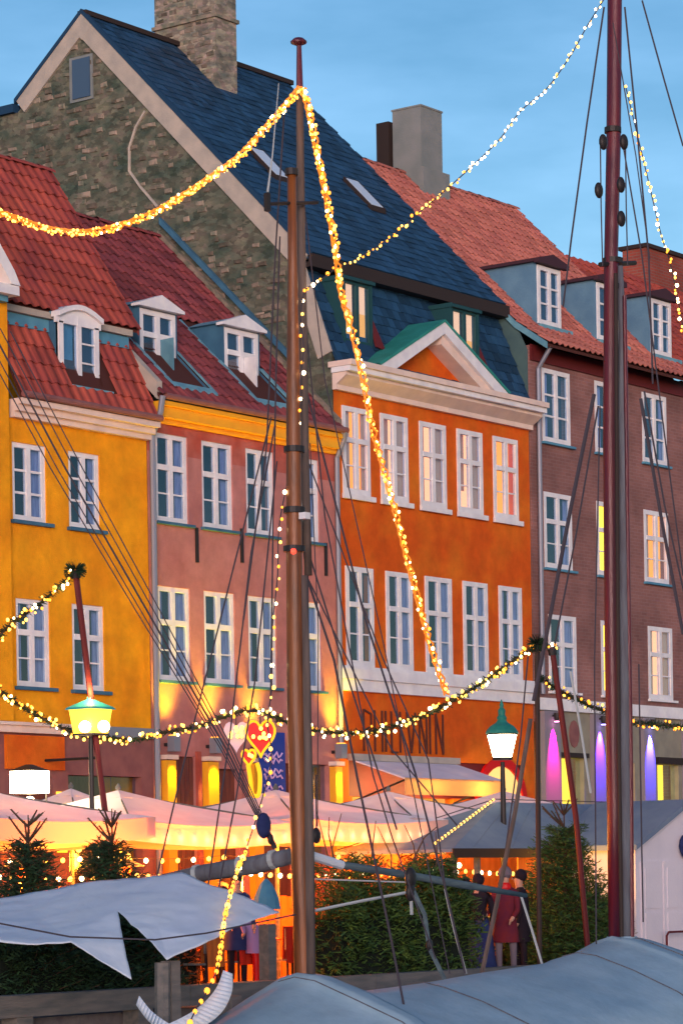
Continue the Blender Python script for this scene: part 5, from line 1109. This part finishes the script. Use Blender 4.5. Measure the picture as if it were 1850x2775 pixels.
# ================================================================== BOATS
def hull(t, x0, x1, yc, w_, zt, zb=-1.6, m='dark'):
    H = MB(); n = 14; ring = []
    for i in range(n + 1):
        f = i / n; x = x0 + (x1 - x0) * f; ww = w_ / 2 * (1 - abs(2 * f - 1) ** 2.6) + .05; sh = .35 * (2 * f - 1) ** 2
        ring.append([(x, yc - ww, zt + sh), (x, yc - ww * .9, zt - .5), (x, yc - ww * .3, zb), (x, yc + ww * .3, zb), (x, yc + ww * .9, zt - .5), (x, yc + ww, zt + sh)])
    for i in range(n):
        b = len(H.v); H.v += ring[i] + ring[i + 1]; H.f += [(b + k, b + k + 1, b + 7 + k, b + 6 + k) for k in range(5)]; H.mi += [0] * 5
    part(t, 'hull', H, M[m], smooth=True)
    Dk = MB()
    for i in range(n): Dk.quad(ring[i][0], ring[i + 1][0], ring[i + 1][5], ring[i][5])
    part(t, 'deck', Dk, M['timber'])
Yb = -12.3
m1 = atY(822, 2650, Yb); m1t = atY(808, 240, Yb); m2 = atY(1682, 2550, Yb); m2t = atY(1662, -120, Yb)
sb = thing('sailing_boat', 'moored two masted sailing boat with brown and dark red masts', 'boat', (m1.x + 4, Yb, -1.3))
hull(sb, m1.x - 4.6, m2.x + 5.2, Yb, 4.0, -.45)
def ptsY(l, dy=0): return [atY(x, y, Yb + dy) for x, y in l]
a = ptsY([(826, 2720), (822, 2650), (812, 2300), (800, 1900), (797, 1500), (795, 1100), (793, 720), (790, 470)])
part(sb, 'mast', MB().tube(a, [.115, .115, .11, .105, .10, .09, .062, .055], 14), M['mastwood'], smooth=True)
part(sb, 'mast_cap', MB().tube([a[-1] - UP * .02, a[-1] + UP * .06], .085, 12), M['iron'])
b_ = ptsY([(835, 1560), (826, 1250), (820, 900), (815, 600), (812, 250)], .12)
part(sb, 'topmast', MB().tube(b_, [.05, .055, .058, .055, .045], 12), M['mastgrey'], smooth=True)
part(sb, 'pole_head', MB().tube(ptsY([(812, 250), (810, 115)], .12), [.045, .03], 8), M['mastred'])
h_ = atY(809, 116, Yb + .12); part(sb, 'truck', MB().lathe(h_, [(.03, -.03), (.10, 0), (.105, .02), (.06, .06), (.01, .075)], 12), M['mastred'])
part(sb, 'spreader', MB().tube(ptsY([(722, 552), (860, 548)]), .022, 6), M['iron'])
part(sb, 'lamp_bracket', MB().box(*(lambda p: (p.x - .03, p.x + .03, p.y - .03, p.y + .03, p.z - .12, p.z + .1))(atY(724, 545, Yb))), M['iron'])
part(sb, 'antenna', MB().tube(ptsY([(725, 520), (738, 420), (755, 225)]), [.016, .010, .006], 5), M['ropel'])
for y_ in (1210, 1375, 1480): part(sb, 'mast_band', MB().tube(ptsY([(797, y_), (797, y_ + 16)]), (.135 if y_ > 1300 else .13), 12), M['iron'])
part(sb, 'mast_light', MB().box(*(lambda p: (p.x - .05, p.x + .05, p.y - .05, p.y + .05, p.z - .04, p.z + .04))(atY(825, 1398, Yb - .25))), M['white'])
part(sb, 'mast_light', MB().ball(atY(795, 1494, Yb - .25), .035, 6, 5), emat('red_lamp', (1, .02, .01), 3))
c_ = ptsY([(840, 2640), (835, 2300), (829, 1900), (822, 1560)], -.10); part(sb, 'furled_canvas', MB().tube(c_, [.07, .075, .065, .05], 10), M['mastgrey'], smooth=True)
d_ = ptsY([(1668, 2560), (1664, 2200), (1656, 1700), (1652, 1200), (1655, 700), (1662, 380), (1665, 0), (1667, -150)])
part(sb, 'mast', MB().tube(d_, [.105, .105, .10, .10, .10, .105, .105, .10], 14), M['mastred'], smooth=True)
part(sb, 'furled_sail', MB().tube(ptsY([(1697, 2548), (1694, 2200), (1690, 1700), (1688, 1200), (1686, 900), (1680, 720)], -.12), [.075, .085, .08, .075, .06, .04], 12), M['sail'], smooth=True)
part(sb, 'gaff', MB().tube(ptsY([(1712, 2540), (1708, 2000), (1700, 1400), (1692, 800)], -.2), [.035, .035, .03, .03], 8), M['mastred'])
part(sb, 'gaff', MB().tube(ptsY([(1684, 2540), (1676, 2000), (1672, 1400), (1668, 740)], -.26), [.03, .03, .03, .03], 8), M['dark'])
for y_, rr in ((345, .125), (700, .15), (770, .12)): part(sb, 'mast_band', MB().tube(ptsY([(1660, y_), (1660, y_ + 14)]), rr, 12), M['iron'])
part(sb, 'crosstree', MB().tube(ptsY([(1625, 716), (1720, 712)]), .035, 6), M['iron'])
def block(px, py, dd, s=1.0, parent=None):
    p = atD(px, py, dd); part(parent or sb, 'block', MB().ball(p, .085 * s, 10, 7, sc_=(1, .6, 1.35)), M['navy'] if s > 1.2 else M['iron'], smooth=True)
for q in ((1634, 384, 41), (1690, 384, 41), (1622, 515, 41), (1682, 500, 41), (1683, 592, 41)): block(*q)
def line(parent, pts, r, m='rope'): part(parent, 'rigging_line', MB().tube([atD(*p) for p in pts], r, 5), M[m])
R1 = 36.4
for l in ([(735, 1130), (612, 1620), (500, 2060), (405, 2460)], [(745, 1150), (680, 1500), (622, 2000), (555, 2460)], [(750, 1250), (690, 1850), (640, 2160), (590, 2420)], [(770, 300), (745, 700), (722, 1210), (660, 1680)], [(758, 640), (748, 1000), (740, 1400), (733, 1900)]): line(sb, [(x, y, R1) for x, y in l], .011)
for l, r in (([(805, 1300), (830, 1560), (905, 1790), (966, 2100), (1058, 2540), (1106, 2790)], .016), ([(820, 800), (880, 1400), (1010, 2100), (1062, 2270), (1180, 2600)], .010), ([(812, 1420), (930, 1800), (1075, 2250)], .012), ([(815, 1000), (990, 1680), (1126, 2100), (1171, 2278), (1207, 2412), (1260, 2640)], .014), ([(815, 1200), (1035, 1780), (1160, 2060), (1207, 2412)], .010), ([(830, 1560), (1060, 2030), (1240, 2240)], .010), ([(815, 480), (880, 1030), (1040, 1750), (1218, 2640)], .008), ([(840, 2640), (838, 2300), (836, 1800), (832, 1300)], .010), ([(860, 2240), (862, 1700), (840, 1200)], .007)): line(sb, [(x, y, R1) for x, y in l], r)
for l, r in (([(1636, 18), (1590, 330), (1547, 649), (1525, 830)], .014), ([(1609, 1068), (1545, 1380), (1486, 1690), (1445, 1900)], .030), ([(1620, 1100), (1560, 1450), (1500, 1760)], .014), ([(1692, 18), (1725, 350), (1757, 696), (1768, 1040)], .014), ([(1739, 0), (1800, 220), (1850, 395)], .013), ([(1689, 401), (1739, 696), (1800, 1180), (1850, 1560)], .012), ([(1626, 390), (1628, 560), (1632, 720)], .010), ([(1694, 390), (1696, 560), (1700, 720)], .010), ([(1735, 1080), (1790, 1400), (1850, 1720)], .026), ([(1745, 1060), (1800, 1370), (1860, 1640)], .014), ([(1730, 1800), (1738, 2300), (1742, 2500)], .012), ([(1625, 1100), (1610, 1800), (1615, 2560)], .011), ([(1430, 1780), (1410, 2000), (1370, 2300)], .012), ([(1660, 60), (1722, 420), (1760, 700)], .009)): line(sb, [(x, y, 41) for x, y in l], r)
line(sb, [(1437, 1948, 41), (1395, 2200, 41), (1345, 2450, 41), (1300, 2660, 41)], .034, 'mastgrey')
line(sb, [(1545, 1820, 41), (1575, 1990, 41), (1600, 2150, 41)], .018, 'ropel')
line(sb, [(1410, 2425, 41), (1440, 2520, 41), (1470, 2620, 41)], .018, 'ropel')
line(sb, [(1205, 2410, 41), (1230, 2520, 41), (1262, 2640, 41)], .018, 'ropel')
# boom and blocks between the masts
bm = [atD(838, 2318, 36.3), atD(925, 2345, 36.8), atD(1080, 2368, 37.6), atD(1250, 2398, 38.5), atD(1425, 2428, 39.5)]
part(sb, 'boom', MB().tube(bm, [.035, .05, .05, .055, .03], 10), M['boomgrey'], smooth=True)
part(sb, 'boom_lashing', MB().tube([bm[0], bm[1]], .06, 8), M['canvas_b'])
line(sb, [(845, 2470, 36), (980, 2442, 36.5), (1108, 2418, 37)], .020, 'ropel'); line(sb, [(845, 2383, 36), (1110, 2392, 37)], .010, 'ropel')
line(sb, [(1112, 2400, 37), (1150, 2480, 37), (1162, 2570, 37), (1204, 2655, 37)], .030, 'boomgrey'); line(sb, [(1112, 2420, 37), (1115, 2480, 37)], .022, 'ropel')
for q in ((1112, 2380, 37, 1.2), (1112, 2418, 37, 1.1), (1163, 2562, 37, .7)): block(*q)
# tarpaulin over the boat
sil = [(560, 2815), (620, 2772), (700, 2722), (790, 2668), (806, 2640), (842, 2640), (862, 2682), (890, 2694), (1000, 2688), (1150, 2668), (1300, 2641), (1480, 2614), (1590, 2578), (1650, 2550), (1658, 2540), (1712, 2540), (1725, 2560), (1765, 2580), (1850, 2608), (1990, 2650)]
rd = [atY(x, y, Yb) for x, y in sil]; T_ = MB(); rows = [(1.6, -.75), (.8, -.32), (.25, -.07), (0, 0), (-.3, -.06), (-.9, -.24), (-1.6, -.52), (-2.3, -.95)]
fine = []
for p, q in zip(rd, rd[1:]):
    for k in range(4): fine.append(p.lerp(q, k / 4))
fine.append(rd[-1])
for i, p in enumerate(fine):
    for (oy, oz) in rows:
        nzv = .035 * noise.noise(Vector((p.x * 1.4, oy * 1.2, 0))) * (1 if oy else 0) ; slack = .05 * math.sin(p.x * 5 + oy * 3) * (.3 if oy == 0 else .5) * 0.3
        T_.v.append((p.x, Yb + oy, max(p.z + oz, -1.0) + nzv + (slack if oy else 0)))
nr_ = len(rows)
for i in range(len(fine) - 1):
    for j in range(nr_ - 1): T_.f.append((i * nr_ + j, (i + 1) * nr_ + j, (i + 1) * nr_ + j + 1, i * nr_ + j + 1)); T_.mi.append(0)
tp = solo('boat_cover', T_, M['tarp'], 'grey blue tarpaulin stretched over the boat between both masts', 'tarpaulin', (m1.x + 3, Yb, 0), smooth=True)
md = tp.modifiers.new('thick', 'SOLIDIFY'); md.thickness = .015

for i_ in range(14, len(fine) - 3, 11):
    pts_ = [Vector((fine[i_].x, Yb + oy - .01 * (oy < 0), max(fine[i_].z + oz, -1.0) + .022 + (.035 * noise.noise(Vector((fine[i_].x * 1.4, oy * 1.2, 0))) + .05 * math.sin(fine[i_].x * 5 + oy * 3) * .15 if oy else 0))) for oy, oz in rows[2:]]
    part(tp, 'seam', MB().tube(pts_, .009, 4), M['sail'])
for px_c, py_c, rr in ((822, 2652, .15), (1684, 2546, .22)):
    c_ = atY(px_c, py_c, Yb); part(tp, 'lashed_collar', MB().lathe((c_.x, Yb, c_.z - .12), [(rr * 1.5, -.05), (rr * 1.08, .06), (rr, .16)], 12), M['tarp'], smooth=True)
    part(tp, 'collar_cord', MB().lathe((c_.x, Yb, c_.z - .02), [(rr * 1.08, 0), (rr * 1.12, .015), (rr * 1.06, .03)], 12), M['rope'])
# second boat with the pale cover at the left
lb = thing('moored_boat', 'low dark boat moored under the white cover at the left', 'boat', (-26, -15, -1.3)); hull(lb, -31, -22.2, -15.2, 2.6, -.8)
part(lb, 'cover_post', MB().tube([atD(440, 2610, 31.6), atD(440, 2900, 31.6)], .085, 8), M['timber'])
bmL = [atD(420, 2392, 37.6), atD(560, 2365, 37.2), atD(690, 2345, 36.9), atD(792, 2320, 36.6)]
part(sb, 'boom', MB().tube(bmL, [.08, .11, .12, .10], 12), M['sail'], smooth=True)
for f in (.3, .62, .85): 
    p, q = bmL[0].lerp(bmL[-1], f), bmL[0].lerp(bmL[-1], f + .03); part(sb, 'sail_tie', MB().tube([p, q], .125, 10), M['ropel'])
C = {}
def cpt(n, px, py, d): C[n] = atD(px, py, d - 3.2)
for a in (('B0', -60, 2447, 38.5), ('B1', 60, 2428, 38.5), ('B2', 205, 2400, 38.3), ('B3', 350, 2383, 38.1), ('B4', 492, 2367, 37.9), ('B5', 560, 2395, 37.6), ('B6', 660, 2432, 37.2), ('T', 757, 2474, 36.8), ('F0', -60, 2548, 34.6), ('F1', 20, 2557, 34.5), ('F2', 100, 2562, 34.5), ('F3', 192, 2553, 34.6), ('N', 318, 2470, 36), ('M', 110, 2490, 36.4), ('M0', -60, 2495, 36.5), ('M2', 240, 2510, 35.4), ('A', 355, 2658, 34.3), ('A1', 270, 2605, 34.4), ('I', 335, 2560, 34.9), ('C1', 372, 2520, 35.2), ('C', 452, 2600, 34.6), ('C2', 560, 2556, 35.0), ('C3', 650, 2510, 35.8), ('Q', 460, 2450, 36.4), ('Q2', 560, 2470, 36.2), ('Q0', 430, 2520, 35.4)): cpt(*a)
tri = ['B0 B1 M M0', 'B1 B2 M', 'M0 M F1 F0', 'M F3 F2 F1', 'B2 M2 M', 'M M2 F3', 'B2 N M2', 'F3 M2 N I', 'F3 I A A1', 'B2 B3 N', 'B3 B4 Q N', 'B4 B5 Q2 Q', 'B5 B6 Q2', 'B6 T C3 Q2', 'Q2 C3 C2', 'Q Q2 C2 Q0', 'N Q Q0 C1', 'C1 Q0 C', 'Q0 C2 C']
names = list(C); V = MB(); V.v = [tuple(C[n]) for n in names]; V.f = [tuple(names.index(q) for q in t.split()) for t in tri]; V.mi = [0] * len(V.f)
wc = solo('boat_cover', V, M['canvas_b'], 'pale blue white canvas cover with drooping points at the left', 'tarpaulin', tuple(C['N']), smooth=True)
ms = wc.modifiers.new('sub', 'SUBSURF'); ms.subdivision_type = 'SIMPLE'; ms.levels = 2; ms.render_levels = 2
dt = bpy.data.textures.new('folds', 'CLOUDS'); dt.noise_scale = .45; dt.noise_depth = 3
ms.levels = ms.render_levels = 4; dm_ = wc.modifiers.new('folds', 'DISPLACE'); dm_.texture = dt; dm_.strength = .06; dm_.mid_level = .5
md = wc.modifiers.new('thick', 'SOLIDIFY'); md.thickness = .012
rp = thing('cover_rope', 'thin dark rope stretched along the edge of the white cover', 'rope', tuple(atD(0, 2505, 31.1)))
part(rp, 'strand', MB().tube([atD(-20, 2500, 31.1), atD(190, 2540, 31.1), atD(420, 2548, 31.1), (atD(560, 2530, 31.3)), atD(680, 2505, 31.8), atD(800, 2480, 32.8)], .010, 5), M['rope'])
# torn strap and its loop
sp_ = MB(); A_ = catmull([atD(605, 2630, 31.1), atD(585, 2680, 31.0), atD(545, 2725, 30.9), atD(490, 2760, 30.8), atD(400, 2800, 30.8)], 5); B_ = catmull([atD(630, 2640, 31.1), atD(628, 2690, 31.0), atD(600, 2745, 30.9), atD(540, 2790, 30.8), atD(440, 2840, 30.8)], 5)
for i in range(len(A_) - 1): sp_.quad(A_[i], A_[i + 1], B_[i + 1], B_[i])
A_ = catmull([atD(378, 2700, 31.1), atD(410, 2740, 31.0), atD(450, 2770, 30.8), atD(500, 2800, 30.8)], 5); B_ = catmull([atD(370, 2725, 31.1), atD(400, 2765, 31.0), atD(440, 2800, 30.8), atD(490, 2830, 30.8)], 5)
for i in range(len(A_) - 1): sp_.quad(A_[i], A_[i + 1], B_[i + 1], B_[i])
ss = solo('canvas_strap', sp_, M['canvas_b'], 'pale canvas strap hanging in a loop above the water', 'strap', tuple(atD(600, 2700, 31.0)), smooth=True); md = ss.modifiers.new('t', 'SOLIDIFY'); md.thickness = .012
# mooring posts
for i, (px, y0, w_, d, l) in enumerate(((724, 2505, .17, 40, 'grey mooring post left of the brown mast'), (462, 2605, .15, 31.8, 'grey mooring post under the white cover tip'), (625, 2700, .2, 37, 'short grey post beside the canvas strap'))):
    p = atD(px, y0, d); solo('mooring_post', MB().box(p.x - w_ / 2, p.x + w_ / 2, p.y - w_ / 2, p.y + w_ / 2, -1.7, p.z), M['timber'], l, 'post', (p.x, p.y, -1.7), 'mooring posts')
# rope bundle and large block left of the mast
fb = thing('stay_with_blocks', 'bundle of dark stays running from the left edge down to a large block', 'rigging', tuple(atD(720, 2240, 37)))
for k, o in enumerate((0, 30, -28, 58, -50)):
    l = [(-30 + o, 880 + o * .3), (177 + o * .8, 1269), (401 + o * .6, 1660), (613 + o * .3, 2031), (745 + o * .1, 2300)]
    part(fb, 'stay', MB().tube([atD(x, y, 37) for x, y in l], .013 if k == 0 else .008, 5), M['rope'])
block(714, 2238, 36.8, 1.45, fb); block(733, 2275, 36.8, .6, fb)
bk2 = thing('hanging_block', 'small dark block hanging right of the brown mast', 'block', tuple(atD(857, 2265, 37)))
block(857, 2265, 37, .9, bk2); part(bk2, 'line', MB().tube([atD(857, 2250, 37), atD(856, 2100, 37)], .008, 4), M['rope'])
tt_ = thing('canvas_hood', 'small blue grey hooded shape hanging left of the brown mast', 'hood', tuple(atD(722, 2440, 40)))
part(tt_, 'hood', MB().lathe(atD(722, 2465, 40.2), [(.20, 0), (.17, .16), (.09, .34), (.02, .42)], 9), M['bluepaint'])
